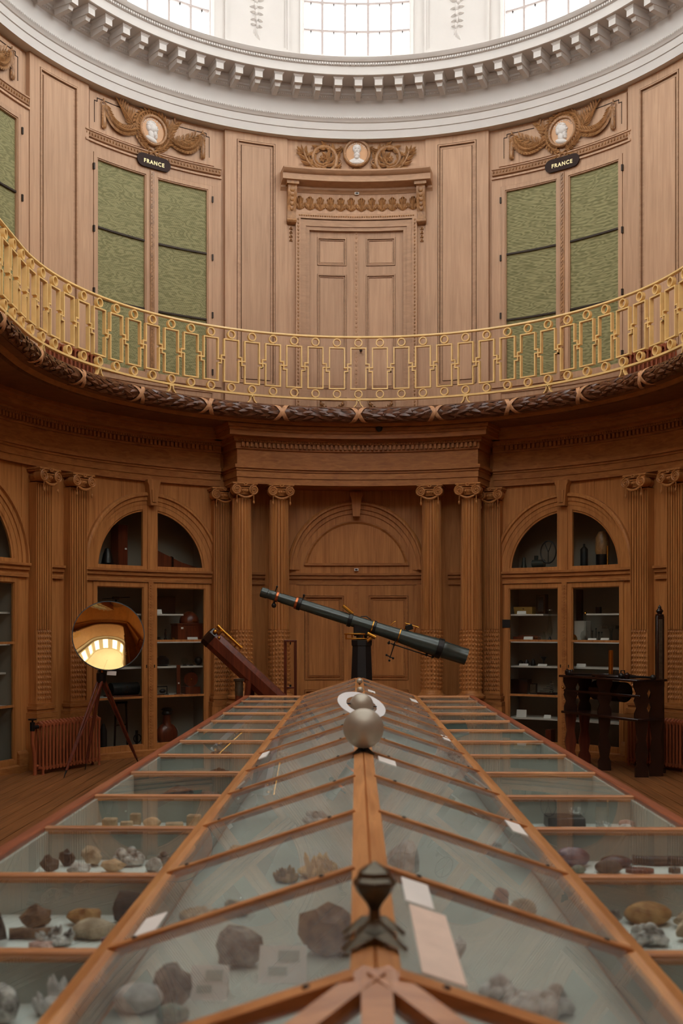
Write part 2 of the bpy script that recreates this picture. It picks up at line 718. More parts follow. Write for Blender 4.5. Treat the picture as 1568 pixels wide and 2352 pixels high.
def panelled(s0, s1, z0, z1, ps, pz, r0, r1):
    """door leaf of stiles and rails round sunk panels"""
    mb = MB()
    mb.cbox(s0 * KD, ps[0] * KD, z0, z1, r0, r1)
    mb.cbox(ps[1] * KD, s1 * KD, z0, z1, r0, r1)
    zs = sorted([z0, z1] + [z for p in pz for z in p])
    for i in range(0, len(zs), 2):
        mb.cbox(ps[0] * KD, ps[1] * KD, zs[i], zs[i + 1], r0, r1)
    mb.cbox(ps[0] * KD, ps[1] * KD, z0 + .01, z1 - .01, r1 - .006, r1)
    return mb


def struct(mb, name, mat, label, cat, parent=None, **k):
    return mb.build(name, mat, parent, kind='structure', label=label, cat=cat, **k)


# ================================================================== FLOOR
fl = MB().csweep([(4.6, -0.12), (0.01, -0.12), (0.01, -0.03), (4.6, -0.03)], -AEND, AEND, step=6)
floor = struct(fl, 'floor', M['floor'], 'oak boarded floor of the oval room', 'floor', smooth=False)
random.seed(4)
bw = 0.152
nb = int(9.0 / bw)
for i in range(nb):
    x0 = -4.5 + i * bw
    xm = max(abs(x0 - CX), abs(x0 + bw - CX))
    if xm > 4.42:
        continue
    y1 = CY + sqrt(4.43 ** 2 - xm ** 2)
    y0 = 2.6 - sqrt(4.43 ** 2 - xm ** 2)
    cut = [y0] + sorted(random.uniform(y0 + 2, y1 - 2) for _ in range(3)) + [y1]
    for j in range(4):
        if cut[j + 1] - cut[j] < 0.3:
            continue
        MB().box((x0 + 0.003, cut[j] + 0.002, -0.03), (x0 + bw - 0.003, cut[j + 1] - 0.002, random.uniform(-0.001, 0.001))).build('floorboard', M['floor'], floor, smooth=False)

# ================================================================== LOWER WALL
ZD = 2.455          # top of the dado moulding, springing of the arches
AO = 0.86           # half width of the arched openings
BAYS = [-76.9, -38.5, 38.5, 76.9]


def zopen(s):
    return ZD + sqrt(max(0.0, AO * AO - s * s))


wl = MB()
wl.cbox(-25.4, 25.4, -.05, 3.75, 4.42, 4.5)
for ac in BAYS:
    lo, hi = {-76.9: (-96.1, -57.7), -38.5: (-57.7, -25.4), 38.5: (25.4, 57.7), 76.9: (57.7, 96.1)}[ac]
    s0, s1 = (lo - ac) / KD, (hi - ac) / KD
    ss = lin(s0, -AO - 1e-4, 3) + [-AO * cos(t) for t in lin(0.0, pi, 40)] + lin(AO + 1e-4, s1, 3)
    wl.slab(ac, ss, lambda s: zopen(s) if abs(s) <= AO else -.05, lambda s: 3.75, 4.42, 4.5)
wl.cbox(-AEND, AEND, 3.7, 4.6, 4.44, 4.5, 3)
wl.cbox(96.1, AEND, -.05, 3.75, 4.42, 4.5, step=4)
wl.cbox(-AEND, -96.1, -.05, 3.75, 4.42, 4.5, step=4)
wall_lower = struct(wl, 'wall_lower', M['oak'], 'oak panelled lower wall with arched openings', 'wall')

dado = [(4.42, 2.29), (4.385, 2.29), (4.385, 2.325), (4.40, 2.335), (4.40, 2.36), (4.372, 2.375), (4.372, 2.415), (4.345, 2.425), (4.345, ZD), (4.42, ZD)]
for a0, a1 in ((-90.2, -63.6), (-59.3, -56.1), (-51.9, -25.2), (25.2, 51.9), (56.1, 59.3), (63.6, 90.2), (-13.2, 13.2), (-21.5, -16.9), (16.9, 21.5)):
    MB().csweep(dado, a0, a1).build('dado_moulding', M['oak_h'], wall_lower)
aprof = [(1.02, 4.44), (1.02, 4.372), (1.0, 4.35), (0.975, 4.35), (0.965, 4.378), (0.915, 4.382), (0.912, 4.396), (0.86, 4.40), (0.86, 4.44)]
for ac in BAYS:
    MB().arch(ac, ZD, aprof, n=44).build('arch_moulding', M['oak'], wall_lower)
k_poly = [(-0.05, 3.30), (0.05, 3.30), (0.075, 3.56), (0.095, 3.60), (0.095, 3.635), (-0.095, 3.635), (-0.095, 3.60), (-0.075, 3.56)]


def keystone(ac, dz=0.0, r=4.30):
    F = frame_at(ac, 0, r)
    mb = MB().prism([(x, z + dz) for x, z in k_poly], 0, 0.14, F)
    mb.prism([(x * 0.55, 3.34 + (z - 3.30) * 0.62 + dz) for x, z in k_poly[:3] + k_poly[-1:]], -0.014, 0.01, F)
    return mb.build('keystone', M['oak'], wall_lower, angle=25)


for ac in BAYS:
    keystone(ac)
# narrow board joints of the spandrels: thin cover strips
for ac in BAYS:
    for s in (-0.93, -0.42, 0.42, 0.93):
        z0 = ZD + sqrt(max(0.0, 1.03 ** 2 - s * s))
        MB().cbox(ac + (s - 0.006) * KD, ac + (s + 0.006) * KD, z0, 3.62, 4.412, 4.43).build('board_joint', M['oak'], wall_lower)
# skirting between the bays
for a0, a1 in ((-66.0, -49.5), (49.5, 66.0), (-27.0, -12.0), (12.0, 27.0)):
    MB().csweep([(4.43, 0), (4.37, 0), (4.37, 0.2), (4.40, 0.24), (4.43, 0.24)], a0, a1).build('skirting', M['oak_h'], wall_lower)

# ---- blind arch and double door of the middle bay
door2 = thing('door_2', W(0, 0, 4.40), 'closed oak double door under a blind arch behind the green telescope', 'door', kind='structure')
MB().arch(0, 2.50, [(0.975, 4.44), (0.975, 4.36), (0.95, 4.335), (0.925, 4.335), (0.915, 4.37), (0.86, 4.372), (0.855, 4.40), (0.80, 4.40), (0.80, 4.44)], n=44).build('arch_moulding', M['oak'], door2)
keystone_m = MB().prism([(x * 0.95, z - 0.05) for x, z in k_poly], 0, 0.14, frame_at(0, 0, 4.29))
keystone_m.build('keystone', M['oak'], door2, angle=25)
RT = 0.745
tz = 2.57
hs = sqrt(RT * RT - (tz - ZD) ** 2)
MB().slab(0, [-hs * cos(t) for t in lin(0, pi, 36)], lambda s: tz, lambda s: max(tz + 1e-3, ZD + sqrt(max(0, RT * RT - s * s))), 4.405, 4.43).build('tympanum_panel', M['oak'], door2)
ph = deg(math.asin((tz - ZD) / RT))
tm = MB().arch(0, ZD, [(RT, 4.43), (RT, 4.395), (RT - 0.02, 4.385), (RT - 0.045, 4.40), (RT - 0.045, 4.43)], ph, 180 - ph, 36)
tm.cbox(-hs * KD, hs * KD, tz - 0.005, tz + 0.03, 4.388, 4.43)
tm.build('tympanum_moulding', M['oak_h'], door2)
for s in (-0.38, 0.14, 0.42):
    MB().cbox((s - .004) * KD, (s + .004) * KD, tz + 0.03, ZD + sqrt(RT * RT - s * s) - 0.05, 4.402, 4.41).build('board_joint', M['oak'], door2)
MB().cbox(-13.2, -11.1, 0, 2.29, 4.37, 4.43).build('door_jamb', M['oak'], door2)
MB().cbox(11.1, 13.2, 0, 2.29, 4.37, 4.43).build('door_jamb', M['oak'], door2)
for sg in (-1, 1):
    S = lambda a, b: (min(sg * a, sg * b), max(sg * a, sg * b))
    a, b = S(0.012, 0.85)
    pz = ((0.95, 2.14), (0.14, 0.82))
    leaf = panelled(a, b, 0.02, 2.285, S(0.175, 0.735), pz, 4.395, 4.43).build('door_leaf', M['oak'], door2)
    for z0, z1 in pz:
        a, b = S(0.175, 0.735)
        ring_boxes(MB(), 0, a + .006, b - .006, z0 + .006, z1 - .006, 0.02, 4.385, 4.425).build('panel_moulding', M['oak_h'], leaf)
        a, b = S(0.225, 0.685)
        ring_boxes(MB(), 0, a, b, z0 + .05, z1 - .05, 0.014, 4.4, 4.43).build('panel_moulding', M['oak_h'], leaf)
        MB().cbox((a + .02) * KD, (b - .02) * KD, z0 + .07, z1 - .07, 4.408, 4.43).build('door_panel', M['oak'], leaf)
MB().cbox(-0.2, 0.2, 0.02, 2.285, 4.392, 4.43).build('astragal', M['oak_h'], door2)
sm = MB().box((-0.028, -0.012, 2.49), (0.028, 0.01, 2.525), frame_at(0, 0, 4.39)).build('alarm_sensor', M['paper'], None, label='small white alarm sensor above the lower double door', cat='sensor')
MB().box((-0.018, -0.016, 2.498), (0.018, -0.008, 2.517), frame_at(0, 0, 4.39)).build('sensor_lens', M['black'], sm)

# ================================================================== CAPITALS, COLUMNS, PILASTERS
def volute_mesh():
    mb = MB()
    mb.tube([(0, -0.055, 0), (0, 0.055, 0)], [0.062, 0.062], 20)
    for yy in (-0.058,):
        pts = []
        for i in range(40):
            t = i / 39 * 2 * pi * 2.3
            rr = 0.066 * (1 - i / 39 * 0.8)
            pts.append((rr * cos(t + pi * .5), yy, rr * sin(t + pi * .5)))
        mb.tube(pts, lin(0.0125, 0.006, 39), 6)
        mb.ball((0, yy - 0.004, 0), 0.014, 8, 6)
    return mb.mesh('volute', M['oak'])


VOL = volute_mesh()


def capital_core():
    mb = MB()
    # abacus with a flower, echinus of eggs
    mb.bbox((-0.178, -0.165, 0.205), (0.178, 0.165, 0.232), 0.006)
    mb.bbox((-0.165, -0.15, 0.185), (0.165, 0.15, 0.206), 0.005)
    mb.lathe([(0.125, 0.075), (0.128, 0.09), (0.15, 0.115), (0.152, 0.14), (0.135, 0.16), (0.12, 0.185)], n=24)
    for i in range(-2, 3):
        mb.ball((i * 0.036, -0.15 + abs(i) * 0.004, 0.125), (0.014, 0.012, 0.02), 8, 6)
    mb.bbox((-0.115, -0.155, 0.15), (0.115, -0.12, 0.172), 0.006)
    for k in range(6):
        t = 2 * pi * k / 6
        mb.ball((0.02 * cos(t), -0.176, 0.205 + 0.016 * sin(t)), (0.014, 0.01, 0.012), 8, 6)
    return mb.mesh('capital', M['oak'])


def capital_swag():
    mb = MB()
    pts = []
    rr = []
    for i in range(13):
        t = i / 12
        x = -0.115 + 0.23 * t
        pts.append((x, -0.165 - 0.01 * sin(pi * t), 0.075 - 0.045 * sin(pi * t)))
        rr.append(0.009 + 0.008 * sin(pi * t))
    mb.tube(pts, rr, 8)
    for s in (-1, 1):
        mb.tube([(s * .115, -.165, .075), (s * .118, -.166, .02), (s * .118, -.166, -.012)], [.006, .006, .006], 6)
        mb.ball((s * .118, -.166, -.03), (0.014, .014, .026), 8, 6)
    return mb.mesh('swag', M['oak'])


CAPM, SWAGM = capital_core(), capital_swag()


def add_capital(parent, a, z, r, sx=1.0):
    rz = -heading(a)
    c = put(CAPM, 'capital', parent, W(a, z, r), rz)
    Fm = frame_at(a, z, r)
    for s in (-1, 1):
        put(VOL, 'volute', c, Vector((s * 0.118, -0.115, 0.132)), 0)
    put(SWAGM, 'swag', c, Vector((0, 0, 0)), 0)
    for ch in c.children:
        ch.location = ch.location + WL[c.name]     # children are given in the capital's own frame
    return c


def fluted(mb, r0, r1, z0, z1, nf=20, depth=0.13, M_=None):
    """fluted shaft, 4 points a flute"""
    n = nf * 4
    vs = []
    fs = []
    zs = lin(z0, z1, 8)
    for i, z in enumerate(zs):
        t = i / 8
        R = r0 + (r1 - r0) * t
        for j in range(n):
            k = (1.0, 1.0, 1.0, 1 - depth)[j % 4]
            an = 2 * pi * j / n
            vs.append((R * k * cos(an), R * k * sin(an), z))
    for i in range(8):
        for j in range(n):
            k = (j + 1) % n
            fs.append((i * n + j, i * n + k, (i + 1) * n + k, (i + 1) * n + j))
    fs.append(tuple(range(n)))
    fs.append(tuple(8 * n + j for j in range(n)))
    return mb.add(vs, fs, M_)


def drop_bumps(mb, place, ncol, nrow, z0, z1, w, h=0.013):
    """rows of carved hanging drops; place(col, z) gives (point, tangent, normal)"""
    dz = (z1 - z0) / nrow
    for c in range(ncol):
        for k in range(nrow):
            z = z0 + (k + 0.5 + (0.5 if c % 2 else 0.0) * 0) * dz
            p, t, nrm = place(c, z)
            p, t, nrm = Vector(p), Vector(t), Vector(nrm)
            u = Vector((0, 0, 1))
            vs = [p - t * w * .5 + u * dz * .42, p + t * w * .5 + u * dz * .42, p + t * w * .42 - u * dz * .1, p - u * dz * .38, p - t * w * .42 - u * dz * .1, p + nrm * h + u * dz * .02, p + nrm * h * .5 + u * dz * .4]
            mb.add([v[:] for v in vs], [(0, 6, 1), (1, 6, 5), (1, 5, 2), (2, 5, 3), (3, 5, 4), (4, 5, 0), (0, 5, 6)])
    return mb


COLUMN_POS = [(-22.9, 'outer fluted oak column left of the middle doorway, behind the tilted wooden telescope'),
              (-15.4, 'inner fluted oak column just left of the middle doorway'),
              (14.7, 'inner fluted oak column just right of the middle doorway'),
              (22.5, 'outer fluted oak column right of the middle doorway, beside the telescope\'s wide end')]
for a, lab in COLUMN_POS:
    rc = 4.0
    t = thing('column', W(a, 0, rc), lab, 'column', 'four columns flanking the middle doorway', kind=None)
    F = frame_at(a, 0, rc)
    b = MB()
    b.bbox((-0.21, -0.21, 0.0), (0.21, 0.21, 0.62), 0.008, F)
    b.build('plinth', M['oak'], t)
    MB().lathe([(0.205, 0.62), (0.21, 0.645), (0.205, 0.68), (0.18, 0.695), (0.172, 0.715), (0.18, 0.735), (0.195, 0.745), (0.195, 0.775), (0.165, 0.79), (0.155, 0.81)], F, 32).build('base', M['oak_h'], t)
    fluted(MB(), 0.146, 0.128, 1.66, 3.42, M_=F).build('shaft', M['oak'], t, angle=30)
    low = MB().lathe([(0.15, 0.81), (0.148, 0.83), (0.142, 0.84), (0.141, 1.66), (0.147, 1.665)], F, 40)
    h = heading(a)

    def pl(c, z, a=a, rc=rc, F=F):
        an = 2 * pi * c / 20 + pi / 20
        v = F @ Vector((0.141 * cos(an), 0.141 * sin(an), z))
        q = F.to_3x3()
        return v, q @ Vector((-sin(an), cos(an), 0)), q @ Vector((cos(an), sin(an), 0))
    drop_bumps(low, pl, 20, 14, 0.85, 1.655, 0.038, 0.018)
    low.build('carved_lower_shaft', M['oak'], t, angle=30)
    add_capital(t, a, 3.395, rc)


def pilaster(a, lab, w=0.275, respond=False):
    t = thing('pilaster', W(a, 0, 4.36), lab, 'pilaster', 'fluted oak wall pilasters')
    r1 = 4.30
    hw = w / 2 * KD
    MB().cbox(a - hw * 1.35, a + hw * 1.35, 0, 0.62, 4.26, 4.43).build('plinth', M['oak'], t)
    b = MB()
    b.cbox(a - hw * 1.32, a + hw * 1.32, 0.62, 0.68, 4.255, 4.43)
    b.cbox(a - hw * 1.12, a + hw * 1.12, 0.68, 0.72, 4.28, 4.43)
    b.cbox(a - hw * 1.22, a + hw * 1.22, 0.72, 0.755, 4.268, 4.43)
    b.cbox(a - hw * 1.06, a + hw * 1.06, 0.755, 0.79, 4.285, 4.43)
    b.build('base', M['oak_h'], t)
    sh = MB()
    sh.cbox(a - hw, a + hw, 0.79, 3.42, r1 + 0.022, 4.43)
    nf = 7
    for i in range(nf + 1):
        ca = a - hw + 2 * hw * i / nf
        wd = hw * 0.075
        lo, hi = max(a - hw, ca - wd), min(a + hw, ca + wd)
        sh.cbox(lo, hi, 1.67, 3.40, r1, r1 + 0.025)
    sh.cbox(a - hw, a + hw, 3.40, 3.42, r1, r1 + 0.02)
    sh.cbox(a - hw, a - hw * .92, 0.79, 1.67, r1, r1 + 0.016)
    sh.cbox(a + hw * .92, a + hw, 0.79, 1.67, r1, r1 + 0.016)
    sh.build('shaft', M['oak'], t)
    lo = MB()

    def pl(c, z):
        q = a - hw + 2 * hw * (c + .5) / nf
        hh = heading(q)
        return W(q, z, r1 + 0.021), (cos(hh), -sin(hh), 0), (-sin(hh), -cos(hh), 0)
    drop_bumps(lo, pl, nf, 14, 0.81, 1.665, 0.036, 0.02)
    lo.build('carved_drops', M['oak'], t, kind='stuff', angle=25)
    add_capital(t, a, 3.36, 4.36)
    return t


for a, lab in [(-61.4, 'fluted pilaster above the radiator valve, left one of the pair by the brass mirror'), (-53.9, 'fluted pilaster partly hidden by the round brass mirror'),
               (53.9, 'fluted pilaster rising behind the dark machine, left of the tall post'), (61.4, 'fluted pilaster at the right edge, right of the tall dark post')]:
    pilaster(a, lab)
for a, lab in [(-25.3, 'shadowed pilaster behind the outer left column'), (25.3, 'shadowed pilaster behind the outer right column')]:
    pilaster(a, lab, 0.24)

# ================================================================== LOWER ENTABLATURE
LAY = [(3.62, 3.705, 0.0), (3.705, 3.79, 0.014), (3.79, 3.82, 0.03), (3.82, 3.865, 0.055), (3.865, 4.075, 0.004), (4.075, 4.10, 0.03), (4.10, 4.165, 0.035), (4.165, 4.195, 0.085),
       (4.195, 4.225, 0.10), (4.225, 4.29, 0.215), (4.29, 4.325, 0.235), (4.325, 4.37, 0.27)]
ent = MB()
for z0, z1, pj in LAY:
    for sg in (-1, 1):
        a0, a1 = 25.4, 113
        ent.cbox(min(sg * a0, sg * a1), max(sg * a0, sg * a1), z0, z1, 4.365 - pj, 4.45)
    e = 24.4 + pj * 13
    ent.cbox(-e, e, z0, z1, 3.875 - pj, 4.45)
ent.cbox(113, AEND, 3.62, 4.37, 4.2, 4.45, 5)
ent.cbox(-AEND, -113, 3.62, 4.37, 4.2, 4.45, 5)
trim1 = struct(ent, 'trim_1', M['oak_h'], 'dark oak entablature with dentils under the gallery', 'entablature', angle=30)
dn = MB()
a = -105.0
while a < 105:
    if abs(a) < 24.6:
        dn.cbox(a, a + 0.42 * 1.12, 4.10, 4.16, 3.795, 3.845, 9)
        a += 0.82 * 1.12
    elif abs(a) < 26.6:
        a += 0.82
    else:
        dn.cbox(a, a + 0.42, 4.10, 4.16, 4.285, 4.335, 9)
        a += 0.82
dn.build('dentil_row', M['oak_h'], trim1, smooth=False, kind='stuff')
eg = MB()
a = -105.0
while a < 105:
    r = 3.785 if abs(a) < 25 else 4.275
    if not 24.6 < abs(a) < 26.6:
        F = frame_at(a, 4.18, r)
        eg.ball((0, 0, 0), (0.011, 0.012, 0.014), 6, 4, M=F)
    a += 0.5
eg.build('egg_moulding', M['oak_h'], trim1, kind='stuff')

# ================================================================== GALLERY
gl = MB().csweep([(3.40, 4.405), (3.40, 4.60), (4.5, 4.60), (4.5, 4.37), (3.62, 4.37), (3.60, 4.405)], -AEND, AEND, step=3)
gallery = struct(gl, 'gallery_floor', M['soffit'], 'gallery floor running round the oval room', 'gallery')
MB().csweep([(3.56, 4.37), (3.53, 4.38), (3.50, 4.405), (3.56, 4.41)], -113, 113).build('soffit_moulding', M['oak_h'], gallery)
for a in (-70, -48, -31, -14, 14, 31, 48, 70):
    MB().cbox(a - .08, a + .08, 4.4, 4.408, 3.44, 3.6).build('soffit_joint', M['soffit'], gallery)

# ---- laurel garland under the gallery edge
RG, ZG, RR = 3.405, 4.492, 0.082
gar = thing('laurel_garland', W(0, ZG - RR, RG), 'dark carved laurel garland with crossed ribbons along the gallery edge', 'garland')
MB().csweep([(RG + RR * cos(t), ZG + RR * sin(t)) for t in lin(0, 2 * pi, 18)[:-1]], -150, 150, step=2).build('garland_core', M['laurel'], gar)
lf = MB().setflat()
lf.leaf(-0.085, 0, 0.17, 0.066, 0, h=0.017, d0=0.002, tip=0.016)
LEAF = lf.mesh('leaf', M['laurel'], angle=50)
stuff = MB()
rows = []
step = deg(0.098 / RG)
k = 0
a = -148
placed = 0
random.seed(8)
leafs = []
while a < 148:
    near = min(abs(a - 17.4 * j) for j in range(-9, 10))
    if near > 1.4:
        for q in range(4):
            ph = -62 + 44 * q + (20 if k % 2 else 0)
            leafs.append((abs(a), a + random.uniform(-.3, .3), ph))
    a += step
    k += 1
leafs.sort()
for i, (_, a, ph) in enumerate(leafs):
    F = frame_at(a, ZG, RG) @ Matrix.Rotation(rad(-ph), 4, 'X')
    sgn = 1 if a > 0 else -1
    F = F @ Matrix.Translation((0, -RR + 0.004, 0)) @ Matrix.Rotation(rad(random.uniform(-16, 16)) + (0 if sgn > 0 else pi), 4, 'Y') @ Matrix.Scale(random.uniform(.9, 1.12), 4)
    if i < 300:
        o = put(LEAF, 'leaf', gar, F.translation, rot=F.to_euler(), scale=F.to_scale())
    else:
        stuff.add([v.co[:] for v in LEAF.vertices], [list(p.vertices) for p in LEAF.polygons], F)
stuff.build('outlying_leaves', M['laurel'], gar, kind='stuff', angle=50)
br = MB()
a = -100
while a < 100:
    if min(abs(a - 17.4 * j) for j in range(-6, 7)) > 1.6:
        for _ in range(3):
            ph = rad(random.uniform(-60, 75))
            q = a + random.uniform(-.25, .25)
            br.ball(W(q, ZG + (RR + .014) * sin(ph), RG - (RR + .014) * cos(ph)), 0.0095, 6, 4)
    a += step * 2
br.build('berries', M['laurel'], gar, kind='stuff')
for j in range(-8, 9):
    ac = 17.4 * j + 0.1
    for sg in (-1, 1):
        rb = MB()
        n = 22
        vs = []
        fs = []
        for i in range(n + 1):
            t = -1 + 2 * i / n
            ph = rad(100 * t)
            da = sg * t * 1.75
            R2 = RR + (0.017 if sg > 0 else 0.012) + 0.006 * (1 - abs(t))
            for w, e in ((-1, 0), (-.5, .004), (0, .0015), (.5, .004), (1, 0)):
                q = ac + da + w * 0.52
                vs.append(W(q, ZG + (R2 + e) * sin(ph), RG - (R2 + e) * cos(ph)))
        for i in range(n):
            for c in range(4):
                fs.append((i * 5 + c, i * 5 + c + 1, (i + 1) * 5 + c + 1, (i + 1) * 5 + c))
        rb.add(vs, fs)
        rb.build('ribbon_band', M['ribbon'], gar, angle=60)

# ---- gilt railing
RA = 3.475
UN = 4.72
rail = thing('gallery_railing', W(0, 4.6, RA), 'yellow gilt iron railing of rings and tall rectangles along the gallery', 'railing')
MB().csweep([(RA + x, 5.54 + z) for x, z in ((-.024, -.008), (-.02, .011), (0, .018), (.02, .011), (.024, -.008), (.016, -.015), (-.016, -.015))], -150, 150, step=1.6).build('top_rail', M['gold'], rail)
MB().csweep([(RA + x, 4.715 + z) for x, z in ((-.024, -.012), (-.024, .012), (.024, .012), (.024, -.012))], -150, 150, step=1.6).build('bottom_rail', M['gold'], rail)
DP = 0.024
rg = MB()
n = 24
vs = []
fs = []
for j in range(n):
    t = 2 * pi * j / n
    for rr, y in ((0.055, -DP), (0.055, DP), (0.041, DP), (0.041, -DP)):
        vs.append((rr * cos(t), y, rr * sin(t)))
for j in range(n):
    k = (j + 1) % n
    for c in range(4):
        d = (c + 1) % 4
        fs.append((j * 4 + c, j * 4 + d, k * 4 + d, k * 4 + c))
rg.add(vs, fs)
RING = rg.mesh('ring', M['gold'])
HW = 0.107
GAP = rad(UN) * RA / 2 - HW
T = 0.016
ZM, KH = 5.131, 0.05
ZT, ZB = 5.402, 4.846


def unit(lt, rt):
    """lt / rt: True when this rectangle's upper bar stops at the middle line on that side"""
    mb = MB()
    B = lambda x0, x1, z0, z1: mb.box((x0, -DP, z0), (x1, DP, z1))
    B(-HW, HW, ZT - T, ZT)
    B(-HW, HW, ZB, ZB + T)
    for sg, up in ((-1, lt), (1, rt)):
        x0, x1 = (-HW, -HW + T) if sg < 0 else (HW - T, HW)
        xe = sg * (HW + GAP)
        h = T / 2
        if up:   # upper bar runs to the middle line, lower bar starts one key below
            B(x0, x1, ZM - h, ZT - T)
            B(x0, x1, ZB + T, ZM - KH + h)
            B(min(sg * HW, xe), max(sg * HW, xe), ZM - h, ZM + h)
            B(min(sg * HW, xe), max(sg * HW, xe) + (h if sg > 0 else 0), ZM - KH - h, ZM - KH + h)
        else:
            B(x0, x1, ZM + KH - h, ZT - T)
            B(x0, x1, ZB + T, ZM + h)
            B(min(sg * HW, xe), max(sg * HW, xe), ZM - h, ZM + h)
            B(min(sg * HW, xe), max(sg * HW, xe), ZM + KH - h, ZM + KH + h)
        if sg > 0:
            B(xe - h, xe + h, ZM - KH - h, ZM + KH + h)
    return mb.mesh('panel_frame', M['gold'], smooth=False)


U1, U2 = unit(True, True), unit(False, False)
ft = MB()
for sg in (-1, 1):
    P = [(sg * 0.018, 0.105), (sg * 0.02, 0.07), (sg * 0.032, 0.04), (sg * 0.055, 0.018), (sg * 0.066, 0.0)]
    for i in range(4):
        p, q = P[i], P[i + 1]
        ft.beam((p[0], 0, p[1]), (q[0], 0, q[1]), 0.05, 0.014, up=(1, 0, 0.3))
    ft.box((sg * .066 - .016, -.026, 0), (sg * .066 + .016, .026, .01))
ft.box((-.03, -.025, .09), (.03, .025, .108))
FOOT = ft.mesh('railing_foot', M['gold'], smooth=False)
for k in range(-35, 36):
    a = 0.15 + UN * k
    if abs(a) > 91:
        a = math.copysign(91 + (abs(a) - 91) * RA / R0, a)
    rz = -heading(a)
    put(RING, 'ring', rail, W(a, 5.464, RA), rz)
    put(RING, 'ring', rail, W(a, 4.784, RA), rz)
    put(U2 if k % 2 == 0 else U1, 'panel_frame', rail, W(a, 0, RA), rz)
for k in (0, 5, -5, 9, -9, 13, -13, 17, -17, 21, -21, 25, -25, 29, -29, 33, -33):
    a = 0.15 + UN * k
    if abs(a) > 91:
        a = math.copysign(91 + (abs(a) - 91) * RA / R0, a)
    put(FOOT, 'railing_foot', rail, W(a, 4.60, RA), -heading(a))

# ================================================================== PLASTER CORNICE
cp = [(4.46, 8.545), (4.31, 8.545), (4.31, 8.655), (4.296, 8.66), (4.296, 8.755), (4.28, 8.762), (4.262, 8.79), (4.25, 8.80), (4.25, 8.825), (4.27, 8.835), (4.30, 8.845), (4.30, 9.075), (4.275, 9.085), (4.255, 9.115), (4.235, 9.12),
      (4.235, 9.145), (4.19, 9.17), (4.19, 9.215), (3.875, 9.215), (3.865, 9.22), (3.865, 9.33), (3.85, 9.338), (3.845, 9.37), (3.82, 9.378), (3.80, 9.40), (3.785, 9.425), (3.80, 9.435), (4.3, 9.50), (4.46, 9.5)]
trim2 = struct(MB().csweep(cp, -AEND, AEND, closed=True, step=2), 'trim_2', M['plaster'], 'white plaster cornice with brackets above the panelling', 'cornice', angle=25)
md = MB()
md.box((-0.052, 0.0, 0.06), (0.052, 0.30, 0.10))
md.add([(-.052, 0, .06), (.052, 0, .06), (.052, 0, .02), (-.052, 0, .02), (-.052, .3, .06), (.052, .3, .06), (.052, .3, .02), (-.052, .3, .02)], [(0, 1, 2, 3), (4, 7, 6, 5), (0, 4, 5, 1), (1, 5, 6, 2), (3, 2, 6, 7), (0, 3, 7, 4)])
md.hexa([(-.07, -.018, .115), (.07, -.018, .115), (.07, .3, .115), (-.07, .3, .115), (-.07, -.018, .13), (.07, -.018, .13), (.07, .3, .13), (-.07, .3, .13)])
md.hexa([(-.054, -.002, .098), (.054, -.002, .098), (.054, .3, .098), (-.054, .3, .098), (-.066, -.014, .116), (.066, -.014, .116), (.066, .3, .116), (-.066, .3, .116)])
md.hexa([(-.032, .075, -.03), (.032, .075, -.03), (.032, .30, -.05), (-.032, .30, -.05), (-.04, .055, .022), (.04, .055, .022), (.04, .3, .022), (-.04, .3, .022)])
MOD = md.mesh('modillion', M['plaster'], smooth=False)
for k in range(-26, 27):
    a = 0.3 + 4.0 * k
    put(MOD, 'modillion', trim2, W(a, 9.085, 3.925), -heading(a))
bd = MB()
a = -80.0
while a < 80:
    bd.cbox(a, a + 0.30, 9.34, 9.368, 3.832, 3.86, 9)
    a += 0.52
bd.build('bead_row', M['plaster'], trim2, smooth=False, kind='stuff')
ro = MB()
a = -80.0
while a < 80:
    ro.ball((0, 0, 0), (0.013, 0.009, 0.011), 6, 4, M=frame_at(a, 8.812, 4.249))
    ro.ball((0, 0, 0), (0.010, 0.009, 0.012), 6, 4, M=frame_at(a + .2, 9.1, 4.262))
    a += 0.42
ro.build('leaf_moulding', M['plaster'], trim2, kind='stuff')

